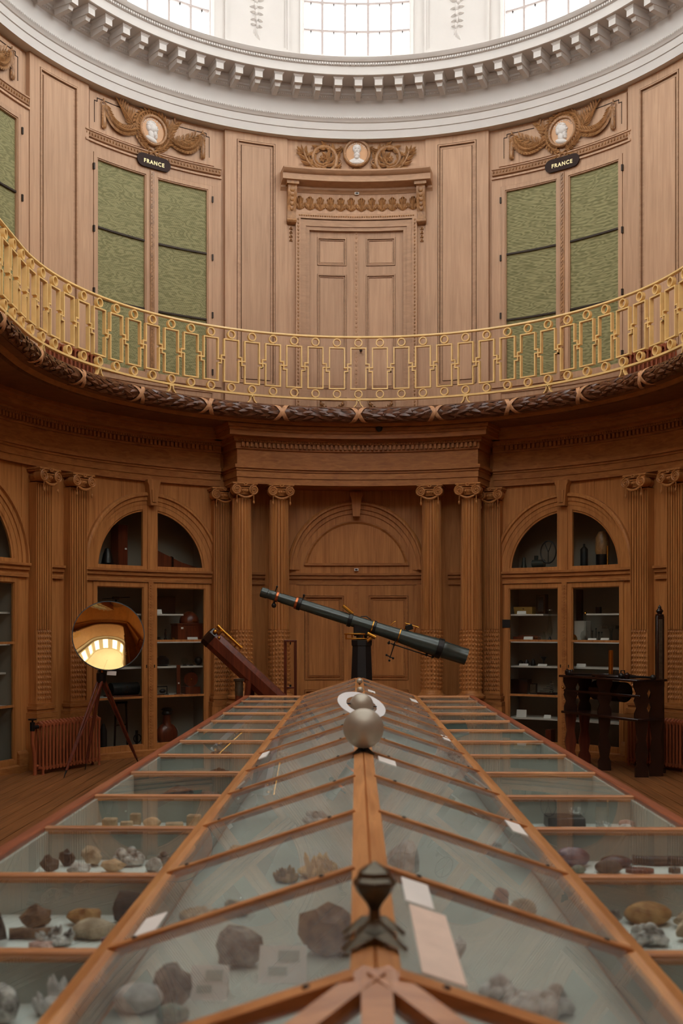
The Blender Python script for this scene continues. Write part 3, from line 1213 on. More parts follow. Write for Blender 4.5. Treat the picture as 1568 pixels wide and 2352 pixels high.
# ================================================================== DRUM, WINDOWS, DOME
RD = 4.15
WC = [38.6 * k for k in range(-7, 8)]
dr = MB()
dr.cbox(-AEND, AEND, 9.42, 9.57, RD, RD + .32, 3)
dr.cbox(-AEND, AEND, 13.2, 13.6, RD, RD + .32, 3)
ed = [-AEND] + [x for c in WC for x in (c - 10.9, c + 10.9)] + [AEND]
for i in range(0, len(ed), 2):
    dr.cbox(ed[i], ed[i + 1], 9.57, 13.2, RD, RD + .32, 3)
wall_drum = struct(dr, 'wall_drum', M['plaster'], 'white plaster drum wall with lantern windows', 'wall')
for k in range(-3, 3):
    ac = 38.6 * (k + .5) + 0.0
    w = 6.3 / KD
    fr = MB()
    ring_boxes(fr, ac, -w, w, 9.60, 13.0, 0.03, RD - .035, RD + .02)
    ring_boxes(fr, ac, -w + .03, w - .03, 9.63, 12.97, 0.03, RD - .018, RD + .02)
    p = fr.build('wall_panel_moulding', M['plaster'], wall_drum)
    if abs(ac) < 60:
        pl = MB().setw(ac, 10.25, RD)
        random.seed(k + 20)
        for i in range(9):
            z = 0.35 - i * 0.085
            for sg in (-1, 1):
                pl.leaf(sg * 0.01, z, 0.13 - i * .006, 0.05, 90 - sg * (70 + random.uniform(-15, 15)) - 90 * 0 - 100 * (1 if i > 4 else .6) * sg * .3, 0.03, 0.004)
            pl.blob(random.uniform(-.02, .02), z, 0.045 - i * .003, 0.05, 0.035)
        for i in range(5):
            pl.leaf(0.0, -0.34 - i * 0.02, 0.13, 0.045, -90 + (i - 2) * 12, 0.02)
        pl.rope([(-.3, .34), (-.2, .2), (-.06, .12)], [.012, .02, .012], 6, .01)
        pl.rope([(.3, .34), (.2, .2), (.06, .12)], [.012, .02, .012], 6, .01)
        pl.build('plaster_drop', M['plaster'], wall_drum, angle=50)
GW = 21.8 / 5
pn = MB()
hw = GW / KD * RD / R0 / 2 - .008
pn.box((-hw, -.002, 0.008), (hw, .002, .382))
PANE = pn.mesh('pane', M['glass'], smooth=False)
winlab = {0: 'tall white window straight above the gallery doorway, blind drawn', -1: 'left window under the dome, cut by the top of the picture', 1: 'right window under the dome, faint pink light on its blind'}
for i, c in enumerate(sorted(WC, key=abs)):
    k = round(c / 38.6)
    fm = MB()
    w = 10.9 / KD
    ring_boxes(fm, c, -w, w, 9.57, 13.2, 0.045, RD - .02, RD + .1)
    ring_boxes(fm, c, -w + .045, w - .045, 9.615, 13.155, 0.018, RD + .01, RD + .1)
    if abs(k) <= 1:
        wn = fm.build('window_%d' % (i + 1), M['plaster_w'], None, kind='structure', label=winlab[k], cat='window')
    else:
        wn = fm.build('window_%d' % (i + 1), M['plaster_w'], None, kind='structure', label='lantern window out of view round the drum', cat='window', group='lantern windows out of view')
    mt = MB()
    for q in range(1, 5):
        ca = c - 10.9 + 21.8 * q / 5
        mt.cbox(ca - .2, ca + .2, 9.6, 13.17, RD + .03, RD + .065)
    for q in range(1, 9):
        z = 9.585 + 0.39 * q
        mt.cbox(c - 10.6, c + 10.6, z - .014, z + .014, RD + .028, RD + .066)
    mt.build('glazing_bars', M['bars'], wn)
    if abs(k) <= 1:
        for q in range(5):
            for h in range(9):
                ca = c - 10.9 + 21.8 * (q + .5) / 5
                put(PANE, 'pane', wn, W(ca, 9.585 + .39 * h, RD + .05), -heading(ca))
        cl = MB()
        for q in range(5):
            for h in (1, 2):
                ca = c - 10.9 + 21.8 * (q + .5) / 5
                z = 9.585 + .39 * h
                cl.cbox(ca - .07, ca + .07, z - .045, z - .012, RD + .02, RD + .045, 9)
        cl.build('blind_clips', M['darkiron'], wn, smooth=False)
    else:
        MB().cbox(c - 10.8, c + 10.8, 9.6, 13.17, RD + .046, RD + .05).build('pane', M['glass'], wn)
    MB().csweep([(RD + .26, 9.58), (RD + .26, 13.18), (RD + .272, 13.18), (RD + .272, 9.58)], c - 10.7, c + 10.7).build('window_blind', M['blind_shade' if abs(k) <= 1 else 'blind_sun' if 1 < k <= 3 else 'blind_sky' if -3 <= k < -1 else 'blind_end'], wn)
dome = MB().csweep([(RD + .3, 13.58), (4.05, 13.6), (3.95, 13.75), (3.7, 14.2), (3.1, 14.7), (2.1, 15.05), (1.0, 15.2), (0.02, 15.23)], -AEND, AEND, closed=False, step=5)
struct(dome, 'ceiling', M['dome'], 'white plaster dome above the lantern windows', 'ceiling')
# ================================================================== UPPER WALL
up = MB().csweep([(4.46, 4.6), (4.46, 8.56), (4.54, 8.56), (4.54, 4.6)], -AEND, AEND, step=3)
wall_upper = struct(up, 'wall_upper', M['oak_up'], 'pale oak panelled wall of the gallery', 'wall')


def wall_panel(a0, a1):
    ac = (a0 + a1) / 2
    w = (a1 - a0) / 2 / KD
    f = MB()
    z0, z1 = 4.6, 8.56
    iw = w - 0.17
    f.cbox(a0, ac - iw * KD, z0, z1, 4.40, 4.47)
    f.cbox(ac + iw * KD, a1, z0, z1, 4.40, 4.47)
    f.cbox(ac - iw * KD, ac + iw * KD, z0, 5.07, 4.40, 4.47)
    f.cbox(ac - iw * KD, ac + iw * KD, 8.44, z1, 4.40, 4.47)
    p = f.build('panel_frame', M['oak_up'], wall_upper)
    m = ring_boxes(MB(), ac, -iw + .008, iw - .008, 5.078, 8.432, 0.018, 4.392, 4.45)
    ring_boxes(m, ac, -iw + .034, iw - .034, 5.104, 8.406, 0.03, 4.42, 4.45)
    m.build('panel_moulding', M['oak_uph'], p)
    MB().cbox(ac - (iw - .072) * KD, ac + (iw - .072) * KD, 5.142, 8.368, 4.408, 4.45).build('panel_board', M['oak_up'], p)


for a0, a1 in ((12.7, 24.3), (-24.3, -12.7), (50.7, 63.2), (-63.2, -50.7), (89.5, 102), (-102, -89.5)):
    wall_panel(a0, a1)


# ---- low relief portrait in a medallion, built on the wall at (ac, zc)
def portrait(mb, facing, bearded=True, d0=0.012):
    f = facing
    B = mb.blob
    if facing:
        B(-.01 * f, .035, .062, .078, .034, d0)                 # skull
        B(-.045 * f, .06, .05, .05, .032, d0)                   # hair
        B(-.06 * f, .02, .035, .05, .03, d0)
        for i in range(7):
            t = rad(40 + 26 * i)
            B(-.02 * f + .052 * cos(t) * f, .045 + .052 * sin(t), .026, .022, .03, d0, n=8)
        B(.035 * f, .03, .03, .042, .03, d0)                    # face
        B(.062 * f, .02, .012, .02, .022, d0, an=-25 * f)       # nose
        B(.05 * f, .05, .016, .012, .026, d0)                   # brow
        B(.05 * f, -.012, .016, .012, .024, d0)                 # lips
        if bearded:
            B(.03 * f, -.045, .034, .045, .032, d0, an=18 * f)
            B(.04 * f, -.075, .022, .03, .028, d0, an=10 * f)
        B(-.025 * f, -.055, .042, .07, .026, d0, an=12 * f)        # neck
        B(-.02 * f, -.115, .085, .034, .026, d0, an=-16 * f)      # cut of the bust
    else:
        B(0, .045, .052, .07, .04, d0)
        B(0, .085, .06, .04, .042, d0)
        B(-.044, .06, .018, .036, .03, d0)
        B(.044, .06, .018, .036, .03, d0)
        B(0, .07, .04, .03, .046, d0)
        B(0, .03, .012, .03, .058, d0)
        for s in (-1, 1):
            B(s * .024, .055, .015, .009, .05, d0)
            B(s * .02, .0, .02, .01, .05, d0, an=-20 * s)
        B(0, -.025, .046, .05, .05, d0)
        B(0, -.06, .036, .04, .05, d0)
        B(0, -.1, .055, .06, .028, d0)
        B(-.055, -.115, .075, .04, .03, d0, an=24)
        B(.055, -.115, .075, .04, .03, d0, an=-24)
        B(0, -.13, .1, .03, .03, d0)
    return mb


def medallion(t, ac, zc, r, R, facing, bearded=True):
    m = MB().arch(ac, zc, [(R, r + .02), (R, r - .03), (R - .012, r - .042), (R - .035, r - .038), (R - .042, r - .02), (R - .042, r + .02)], 0, 360, 40).build('medallion_rim', M['oak_carved'], t)
    b = MB().setw(ac, zc, r - .03)
    for i in range(34):
        q = 2 * pi * i / 34
        b.blob((R - .028) * cos(q), (R - .028) * sin(q), .008, .008, .014, 0, n=6)
    b.build('rim_beads', M['oak_carved'], m, kind='stuff')
    R2 = R - .04
    g = MB().slab(ac, [-R2 * cos(q) for q in lin(0, pi, 24)], lambda s: zc - sqrt(max(1e-6, R2 * R2 - s * s)), lambda s: zc + sqrt(max(1e-6, R2 * R2 - s * s)), r - .012, r + .02)
    g.build('medallion_ground', M['medal_bg'], m)
    pt = MB().setw(ac, zc, r - .006)
    k = R2 / 0.155
    w0 = pt.wf
    pt.wf = lambda x, z, d: w0(x * k, z * k, d)
    portrait(pt, facing, bearded, 0.004)
    pt.build('portrait_relief', M['portrait'], m, angle=60)
    ins = MB().setw(ac, zc, r - .012)
    for i in range(11):
        q = rad(150 - 12 * i)
        rr = R2 - .028
        ins.rope([(rr * cos(q), rr * sin(q)), ((rr + .02) * cos(q), (rr + .02) * sin(q))], .0035, 5, .002)
        if i % 2:
            ins.rope([(rr * cos(q), rr * sin(q)), ((rr + .02) * cos(q + .07), (rr + .02) * sin(q + .07))], .003, 5, .002)
    ins.build('rim_inscription', M['portrait'], m, kind='stuff')
    return m


def bez(p0, p1, p2, n=14):
    return [((1 - t) ** 2 * p0[0] + 2 * t * (1 - t) * p1[0] + t * t * p2[0], (1 - t) ** 2 * p0[1] + 2 * t * (1 - t) * p1[1] + t * t * p2[1]) for t in lin(0, 1, n)]


def leafy(mb, pts, rr, n_l, size, d=0.01, herring=36):
    """garland: a core rope covered in carved leaves"""
    mb.rope(pts, rr, 8, d)
    m = len(pts) - 1
    for i in range(n_l):
        u = (i + .3) / n_l * m
        j = min(int(u), m - 1)
        f = u - j
        x = pts[j][0] * (1 - f) + pts[j + 1][0] * f
        z = pts[j][1] * (1 - f) + pts[j + 1][1] * f
        an = deg(math.atan2(pts[j + 1][1] - pts[j][1], pts[j + 1][0] - pts[j][0]))
        R = rr if not hasattr(rr, '__len__') else rr[j]
        for sg in (-1, 0, 1):
            nx, nz = -sin(rad(an)) * R * .55 * sg, cos(rad(an)) * R * .55 * sg
            mb.leaf(x - .5 * size * cos(rad(an)) + nx, z - .5 * size * sin(rad(an)) + nz, size, size * .46, an + sg * herring, .016, d + R * (.9 if sg == 0 else .5), .02)
    return mb


def festoon(ac, lab):
    zc = 8.275
    r = 4.435
    t = thing('carved_festoon', W(ac, 7.98, r), lab, 'wood carving', 'carved festoons over the gallery bookcases')
    medallion(t, ac, zc, r - .02, 0.205, -1 if ac > 0 else 1) if False else medallion(t, ac, zc, r - .02, 0.205, 1 if ac > 0 else 1, True)
    sg0 = 1 if ac < 0 else -1
    # wreath round the medallion
    w = MB().setw(ac, zc, r)
    leafy(w, [(.245 * cos(rad(q)), .245 * sin(rad(q))) for q in lin(-75, 255, 30)], .022, 30, .075, .012)
    w.build('wreath', M['oak_carved'], t, angle=50)
    # swags to each side, hung from rings, with tassels
    for sg in (-1, 1):
        x1, z1 = sg * .735, .115
        g = MB().setw(ac, zc, r)
        leafy(g, bez((sg * .70, .09), (sg * .58, -.26), (sg * .22, -.04)), [.018, .022, .027, .032, .035, .037, .038, .038, .037, .036, .034, .03, .026, .022, .02], 16, .085, .012)
        g.build('swag', M['oak_carved'], t, angle=50)
        h = MB().setw(ac, zc, r)
        h.rope([(x1 + .035 * cos(rad(q)), z1 + .035 * sin(rad(q))) for q in lin(0, 360, 16)], .008, 6, .02)
        h.rope([(x1, z1 + .03), (x1, z1 + .075)], .009, 6, .02)
        h.build('hanging_ring', M['oak_carved'], t)
        s = MB().setw(ac, zc, r)
        s.rope([(x1, z1 - .02), (x1, z1 - .1), (x1, z1 - .2), (x1, z1 - .285), (x1, z1 - .315)], [.012, .026, .031, .034, .012], 10, .022)
        for i in range(7):
            for q in (-1, 0, 1):
                s.leaf(x1 + q * .014, z1 - .03 - i * .038, .06, .032, -90 + q * 10, .012, .04 if q == 0 else .03)
        s.build('tassel', M['oak_carved'], t, angle=50)
    # palm branch on one side, laurel branch on the other
    pb = MB().setw(ac, zc, r)
    q = -sg0
    stem = bez((q * .2, -.1), (q * .36, .1), (q * .56, .27))
    pb.rope(stem, .008, 6, .02)
    for i in range(9):
        p = stem[3 + i] if 3 + i < len(stem) else stem[-1]
        for e in (-1, 1):
            an = (60 if q > 0 else 120) + e * (58 - 4 * i) * (1 if q > 0 else 1)
            pb.leaf(p[0], p[1], .16 - .007 * i, .032, an, .016, .016, .04)
    for i in range(5):
        pb.leaf(q * .26, .02, .22, .03, (90 - q * (5 + i * 11)), .012, .01, .03)
    pb.build('palm_branch', M['oak_carved'], t, angle=50)
    lb = MB().setw(ac, zc, r)
    q = sg0
    for (p0, p1, p2, n) in (((q * .2, -.12), (q * .26, .1), (q * .36, .2), 6), ((q * .24, -.1), (q * .45, -.02), (q * .62, .08), 8)):
        st = bez(p0, p1, p2)
        lb.rope(st, .007, 6, .016)
        for i in range(n):
            p = st[int((i + 1) * 13 / n)]
            for e in (-1, 1):
                lb.leaf(p[0], p[1], .105, .042, (62 if q > 0 else 118) + e * 40 - (35 * q if p2[1] < .1 else 0), .011, .012, .02)
    lb.build('laurel_branch', M['oak_carved'], t, angle=50)
    # ribbon bow and crossed stems beneath
    bw_ = MB().setw(ac, zc, r)
    for sg in (-1, 1):
        bw_.rope([(sg * .16, -.2), (0, -.29), (-sg * .2, -.345)], [.012, .018, .012], 6, .03)
        bw_.rope([(0, -.29), (sg * .05, -.265), (sg * .085, -.285), (sg * .05, -.315), (0, -.295)], .012, 6, .045)
        bw_.rope([(sg * .02, -.3), (sg * .05, -.34), (sg * .035, -.36), (sg * .07, -.385)], .011, 6, .045)
    bw_.blob(0, -.29, .025, .022, .06)
    bw_.build('ribbon_bow', M['oak_carved'], t, angle=50)
    return t


def text_mesh(s, size):
    c = bpy.data.curves.new('lettering', 'FONT')
    c.body = s
    c.size = size
    c.align_x = 'CENTER'
    c.align_y = 'CENTER'
    c.extrude = 0.002
    c.offset = 0.0022
    c.space_character = 1.25
    o = bpy.data.objects.new('lettering', c)
    COL.objects.link(o)
    dg = bpy.context.evaluated_depsgraph_get()
    me = bpy.data.meshes.new_from_object(o.evaluated_get(dg))
    vs = [v.co[:] for v in me.vertices]
    fs = [list(p.vertices) for p in me.polygons]
    bpy.data.objects.remove(o)
    bpy.data.curves.remove(c)
    bpy.data.meshes.remove(me)
    return vs, fs


FR = text_mesh('FRANCE', 0.07)


def france_sign(ac, lab):
    z = 7.845
    r = 4.375
    hw, hh = .25, .085
    sh = lambda s: hh if abs(s) < hw - hh else sqrt(max(0, hh * hh - (abs(s) - hw + hh) ** 2))
    ss = sorted(set([-hw + hh * (1 - cos(q)) for q in lin(0, pi / 2, 7)] + lin(-hw + hh, hw - hh, 8) + [hw - hh * (1 - cos(q)) for q in lin(0, pi / 2, 7)]))
    o = MB().slab(ac, ss, lambda s: z - max(.001, sh(s)), lambda s: z + max(.001, sh(s)), r, r + .02).build('name_sign', M['sign'], None, label=lab, cat='sign', group='FRANCE signs')
    mb = MB()
    mb.add([W(ac + v[0] * KD, z - .012 + v[1], r - .002 - v[2]) for v in FR[0]], FR[1])
    mb.build('lettering', M['giltletter'], o, smooth=False, label='gilt capital letters FRANCE')


def bookcase(ac, lab):
    t = thing('bookcase', W(ac, 4.6, 4.45), lab, 'bookcase', 'gallery bookcases with green silk blinds')
    A = lambda s: ac + s * KD
    w = 13.2 / KD
    fr = MB()
    fr.cbox(A(-w), A(-.885), 4.98, 7.73, 4.41, 4.46)
    fr.cbox(A(.885), A(w), 4.98, 7.73, 4.41, 4.46)
    fr.cbox(A(-w), A(w), 7.73, 7.84, 4.41, 4.46)
    fr.cbox(A(-w), A(w), 7.84, 7.865, 4.385, 4.46)
    fr.cbox(A(-w), A(w), 4.60, 4.98, 4.41, 4.46)
    fr.cbox(A(-w), A(w), 4.98, 5.0, 4.39, 4.46)
    fr.build('surround', M['oak_up'], t)
    ring_boxes(MB(), ac, -.9, .9, 4.68, 4.92, .02, 4.395, 4.43).build('base_panel_moulding', M['oak_uph'], t)
    MB().csweep([(4.46, 7.90), (4.405, 7.90), (4.40, 7.91), (4.415, 7.92), (4.40, 7.965), (4.385, 7.97), (4.385, 7.985), (4.46, 7.985)], A(-w), A(w)).build('bead_moulding', M['oak_uph'], t)
    bd = MB()
    n = 44
    for i in range(n):
        s = -w + (i + .5) * 2 * w / n
        bd.ball((0, 0, 0), (.0125, .014, .019), 6, 5, M=frame_at(A(s), 7.942, 4.405))
    bd.build('beads', M['oak_carved'], t, kind='stuff')
    # frieze board with its notched line
    MB().cbox(A(-w + .09), A(w - .09), 8.02, 8.50, 4.435, 4.46).build('frieze_board', M['oak_up'], t)
    gv = MB()
    for sg in (-1, 1):
        e = w - .16
        a, b = sorted((sg * .42, sg * (e - .05)))
        gv.cbox(A(a), A(b), 8.438, 8.446, 4.428, 4.44)
        a, b = sorted((sg * (e - .05), sg * (e - .042)))
        gv.cbox(A(a), A(b), 8.40, 8.446, 4.428, 4.44)
        a, b = sorted((sg * (e - .05), sg * e))
        gv.cbox(A(a), A(b), 8.395, 8.403, 4.428, 4.44)
        a, b = sorted((sg * (e - .006), sg * e))
        gv.cbox(A(a), A(b), 8.12, 8.403, 4.428, 4.44)
    gv.build('frieze_line', M['sign'], t)
    for sg in (-1, 1):
        f = MB()
        a, b = sorted((sg * .03, sg * .88))
        z0, z1 = 5.0, 7.725
        fw = .055
        ring_boxes(f, ac, a, b, z0, z1, fw, 4.40, 4.45)
        ring_boxes(f, ac, a + fw, b - fw, z0 + fw, z1 - fw, .014, 4.412, 4.45)
        d = f.build('door', M['oak_up'], t)
        MB().cbox(A(a + fw), A(b - fw), z0 + fw, z1 - fw, 4.442, 4.452).build('silk_blind', M['silk'], d)
        for z in (6.80, 5.90):
            MB().cbox(A(a + fw), A(b - fw), z - .011, z + .011, 4.418, 4.434).build('glazing_bar', M['darkiron'], d)
        for z in (7.54, 6.75, 5.96, 5.18):
            MB().cbox(A(sg * .885 - .011), A(sg * .885 + .011), z - .04, z + .04, 4.383, 4.41).build('hinge', M['darkiron'], d)
    m = MB().cbox(A(-.03), A(.03), 5.0, 7.73, 4.385, 4.45)
    for i in range(54):
        z = 5.03 + i * .05
        m.beam(W(A(-.012), z, 4.383), W(A(.012), z + .035, 4.383), .012, .012)
    m.build('twisted_astragal', M['oak_carved'], t)
    return t


bookcase(-38.2, 'gallery bookcase with green silk doors, left of the gallery doorway')
bookcase(38.1, 'gallery bookcase with green silk doors, right of the gallery doorway')
bookcase(-76.5, 'gallery bookcase cut by the left edge of the picture')
festoon(-38.0, 'carved wood festoon with a bearded portrait medallion over the left bookcase')
festoon(38.1, 'carved wood festoon with a profile portrait medallion over the right bookcase')
festoon(-76.5, 'carved wood wreath cut by the left edge of the picture')
france_sign(-38.0, 'dark oval FRANCE sign on the bookcase left of the gallery doorway')
france_sign(38.2, 'dark oval FRANCE sign on the bookcase right of the gallery doorway')

# ================================================================== GALLERY DOORWAY
d1 = thing('door_1', W(0, 4.6, 4.44), 'tall oak double door with carved surround on the gallery', 'door', kind='structure')
MB().cbox(-12.7, 12.7, 8.0, 8.56, 4.43, 4.47).build('overdoor_board', M['oak_up'], d1)
DH = .66
for sg in (-1, 1):
    S = lambda a, b: tuple(sorted((sg * a, sg * b)))
    a, b = S(.004, DH)
    pz = ((6.80, 7.20), (5.06, 6.68), (4.66, 4.94))
    leaf = panelled(a, b, 4.6, 7.31, S(.135, .55), pz, 4.44, 4.475).build('door_leaf', M['oak_up'], d1)
    for z0, z1 in pz:
        a, b = S(.135, .55)
        ring_boxes(MB(), 0, a + .005, b - .005, z0 + .005, z1 - .005, .016, 4.428, 4.47).build('panel_moulding', M['oak_uph'], leaf)
        ring_boxes(MB(), 0, a + .03, b - .03, z0 + .03, z1 - .03, .012, 4.442, 4.47).build('panel_moulding', M['oak_uph'], leaf)
        MB().cbox((a + .046) * KD, (b - .046) * KD, z0 + .05, z1 - .05, 4.45, 4.47).build('door_panel', M['oak_up'], leaf)
    fs_ = MB().setw(sg * .342 * KD, 4.80, 4.45)
    leafy(fs_, bez((-.14, .04), (0, -.12), (.14, .04), 10), .014, 8, .04, .008)
    for e in (-1, 1):
        fs_.blob(e * .15, .05, .025, .025, .03)
        fs_.leaf(e * .15, .04, .1, .03, -90, .015, .008)
        fs_.leaf(e * .14, .06, .05, .02, 90 - e * 30, .012, .008)
    fs_.build('carved_swag', M['oak_carved'], leaf, angle=50)
st = MB().cbox(-.35, .35, 4.6, 7.31, 4.43, 4.47)
for i in range(44):
    st.ball((0, 0, 0), (.011, .012, .02), 6, 4, M=frame_at(0, 4.68 + i * .06, 4.43))
st.build('astragal', M['oak_uph'], d1)
kn = MB().ball(W(.85, 5.60, 4.40), .022, 10, 8)
kn.cyl(W(.85, 5.60, 4.40), W(.85, 5.60, 4.45), .009, 8)
kn.build('door_knob', M['darkiron'], d1)
# reveal and moulded architrave
for a0, a1, z0, z1, r in ((8.62, 9.3, 4.6, 7.34, 4.395), (9.3, 10.3, 4.6, 7.42, 4.38), (10.3, 11.2, 4.6, 7.51, 4.362)):
    f = MB()
    f.cbox(a0, a1, z0, z1, r, 4.47)
    f.cbox(-a1, -a0, z0, z1, r, 4.47)
    f.cbox(-a0, a0, z1 - (a1 - a0) / KD * 1.15, z1, r, 4.47)
    f.build('architrave', M['oak_uph'], d1)
bm_ = MB()
for i in range(56):
    z = 4.66 + i * .05
    for sg in (-1, 1):
        bm_.ball((0, 0, 0), (.013, .014, .02), 6, 4, M=frame_at(sg * 10.75, z, 4.362))
for i in range(50):
    bm_.ball((0, 0, 0), (.014, .014, .013), 6, 4, M=frame_at(-10.5 + i * 21 / 49, 7.47, 4.362))
bm_.build('bead_moulding', M['oak_carved'], d1, kind='stuff')
MB().cbox(-11.2, 11.2, 7.51, 7.84, 4.41, 4.47).build('frieze_board', M['oak_up'], d1)
for i in range(12):
    x = -.80 + i * 1.6 / 11
    ac = MB().setw(x * KD, 7.56, 4.41)
    ac.blob(0, .09, .05, .095, .03)
    for sg in (-1, 1):
        ac.leaf(0, .0, .13, .06, 90 - sg * 38, .02, .008, .02)
        ac.leaf(0, .05, .12, .045, 90 - sg * 22, .022, .014, .03)
        ac.blob(sg * .05, .045, .022, .022, .03)
        ac.blob(sg * .035, .15, .02, .02, .04)
    ac.leaf(0, .0, .18, .05, 90, .03, .015, .03)
    ac.blob(0, .175, .03, .018, .05)
    ac.build('acanthus_leaf', M['oak_carved'], d1, angle=50)
MB().csweep([(4.47, 7.80), (4.40, 7.80), (4.39, 7.82), (4.36, 7.84), (4.36, 7.87), (4.30, 7.89), (4.22, 7.90), (4.21, 7.905), (4.21, 7.985), (4.195, 7.99), (4.17, 8.01), (4.15, 8.035), (4.15, 8.055), (4.47, 8.055)], -14.0, 14.0).build('shelf_cornice', M['oak_uph'], d1)
for sg in (-1, 1):
    ac = sg * 12.0
    F = frame_at(ac, 0, 4.44)
    c = MB()
    prof = [(0, 7.90), (-.19, 7.90), (-.19, 7.855), (-.165, 7.84), (-.165, 7.80), (-.15, 7.72), (-.115, 7.62), (-.085, 7.52), (-.08, 7.45), (-.10, 7.40), (-.095, 7.36), (-.06, 7.34), (0, 7.34)]
    n = len(prof)
    vs = [(-.062, y, z) for y, z in prof] + [(.062, y, z) for y, z in prof]
    c.add(vs, [tuple(range(n)), tuple(reversed(range(n, 2 * n)))] + [(i, n + i, n + (i + 1) % n, (i + 1) % n) for i in range(n)], F)
    c.box((-.085, -.20, 7.855), (.085, 0, 7.90), F)
    c.tube([F @ Vector((-.068, -.075, 7.385)), F @ Vector((.068, -.075, 7.385))], .032, 12)
    cc = c.build('console_bracket', M['oak_carved'], d1, angle=30)
    lf_ = MB()
    for i in range(5):
        p = F @ Vector((0, -.168 + .016 * i, 7.80 - i * .06))
        lf_.ball((0, -.158 + .016 * i, 7.80 - i * .06), (.045 - .004 * i, .016, .045), 8, 6, M=F)
    lf_.build('bracket_leaf', M['oak_carved'], cc)
    dp = MB()
    for i in range(4):
        for k in range(3):
            t = 2 * pi * k / 3 + pi / 2
            dp.ball((.014 * cos(t), -.03, 7.29 - i * .055 + .014 * sin(t)), (.013, .014, .013), 6, 4, M=F)
    dp.build('flower_drop', M['oak_carved'], cc)
    MB().cbox(ac - .85, ac + .85, 4.6, 7.90, 4.42, 4.47).build('bracket_strip', M['oak_up'], d1)
sm = MB().box((-.03, -.012, 7.765), (.03, .01, 7.80), frame_at(0.1, 0.025, 4.385)).build('alarm_sensor', M['paper'], None, label='small white alarm sensor under the shelf above the gallery door', cat='sensor')
MB().box((-.02, -.016, 7.774), (.02, -.008, 7.791), frame_at(0.1, 0.025, 4.385)).build('sensor_lens', M['black'], sm)

# ---- scrolled carving over the gallery door
oc = thing('scroll_carving', W(0, 8.06, 4.43), 'scrolled acanthus carving with a bearded bust medallion above the gallery door', 'wood carving')
medallion(oc, 0.1, 8.375, 4.40, 0.195, 0)
for sg in (-1, 1):
    s = MB().setw(0, 8.06, 4.43)
    sp = []
    for i in range(46):
        t = i / 45
        q = rad(-100 - 560 * t) if False else rad(250 - 560 * t)
        rr = .19 * (1 - t) ** .8 + .03
        sp.append((sg * (.47 + rr * cos(q) * .95), .235 + rr * sin(q) * .95))
    s.rope(sp, lin(.036, .014, 45), 8, .026)
    for i in range(2, 36, 3):
        p, q = sp[i], sp[i + 1]
        an = deg(math.atan2(q[1] - p[1], q[0] - p[0]))
        s.leaf(p[0], p[1], .13, .055, an + 28, .022, .03, .03)
        s.leaf(p[0], p[1], .13, .055, an - 28, .022, .03, .03)
    s.build('scroll', M['oak_carved'], oc, angle=50)
    f = MB().setw(sg * .47 * KD, 8.06 + .235, 4.43)
    for i in range(8):
        f.leaf(0, 0, .06, .034, 45 * i, .014, .03)
    f.blob(0, 0, .02, .02, .06)
    f.build('rosette', M['oak_carved'], oc, angle=50)
    l = MB().setw(0, 8.06, 4.43)
    st = bez((sg * .30, .04), (sg * .66, .0), (sg * .74, .33), 14)
    l.rope(st, lin(.034, .014, 14), 8, .022)
    for i in range(1, 14, 2):
        p, q = st[i], st[i + 1] if i < 13 else st[i]
        an = deg(math.atan2(st[min(i + 1, 14)][1] - st[i - 1][1], st[min(i + 1, 14)][0] - st[i - 1][0]))
        l.leaf(p[0], p[1], .15, .055, an - sg * 34, .022, .02, .035)
        l.leaf(p[0], p[1], .12, .05, an + sg * 28, .022, .02, .035)
    for i in range(4):
        l.leaf(sg * .74, .3, .12, .035, (90 - sg * 60) - sg * (i * 26 - 40), .014, .014, .03)
        l.leaf(sg * .52, .02, .2, .03, (0 if sg > 0 else 180) + sg * (i * 8 - 2), .012, .01)
    l.build('acanthus_spray', M['oak_carved'], oc, angle=50)
    g = MB().setw(0, 8.06, 4.43)
    leafy(g, bez((sg * .20, .40), (sg * .3, .27), (sg * .42, .43), 10), .016, 9, .05, .012)
    g.build('swag', M['oak_carved'], oc, angle=50)
    v = MB().setw(0, 8.06, 4.43)
    v.rope([(sg * (.245 + .05 * (1 - i / 20) * cos(rad(30 * i))), .19 + .05 * (1 - i / 20) * sin(rad(30 * i))) for i in range(18)], .010, 6, .03)
    leafy(v, [(sg * .24, .15), (sg * .25, .08), (sg * .21, .02)], .015, 4, .05, .012)
    v.build('small_volute', M['oak_carved'], oc, angle=50)
w = MB().setw(0.1, 8.13, 4.43)
leafy(w, [(.07 * cos(rad(q)), -.05 + .085 * sin(rad(q))) for q in lin(-5, 185, 14)], .018, 12, .045, .012)
w.build('small_wreath', M['oak_carved'], oc, angle=50)

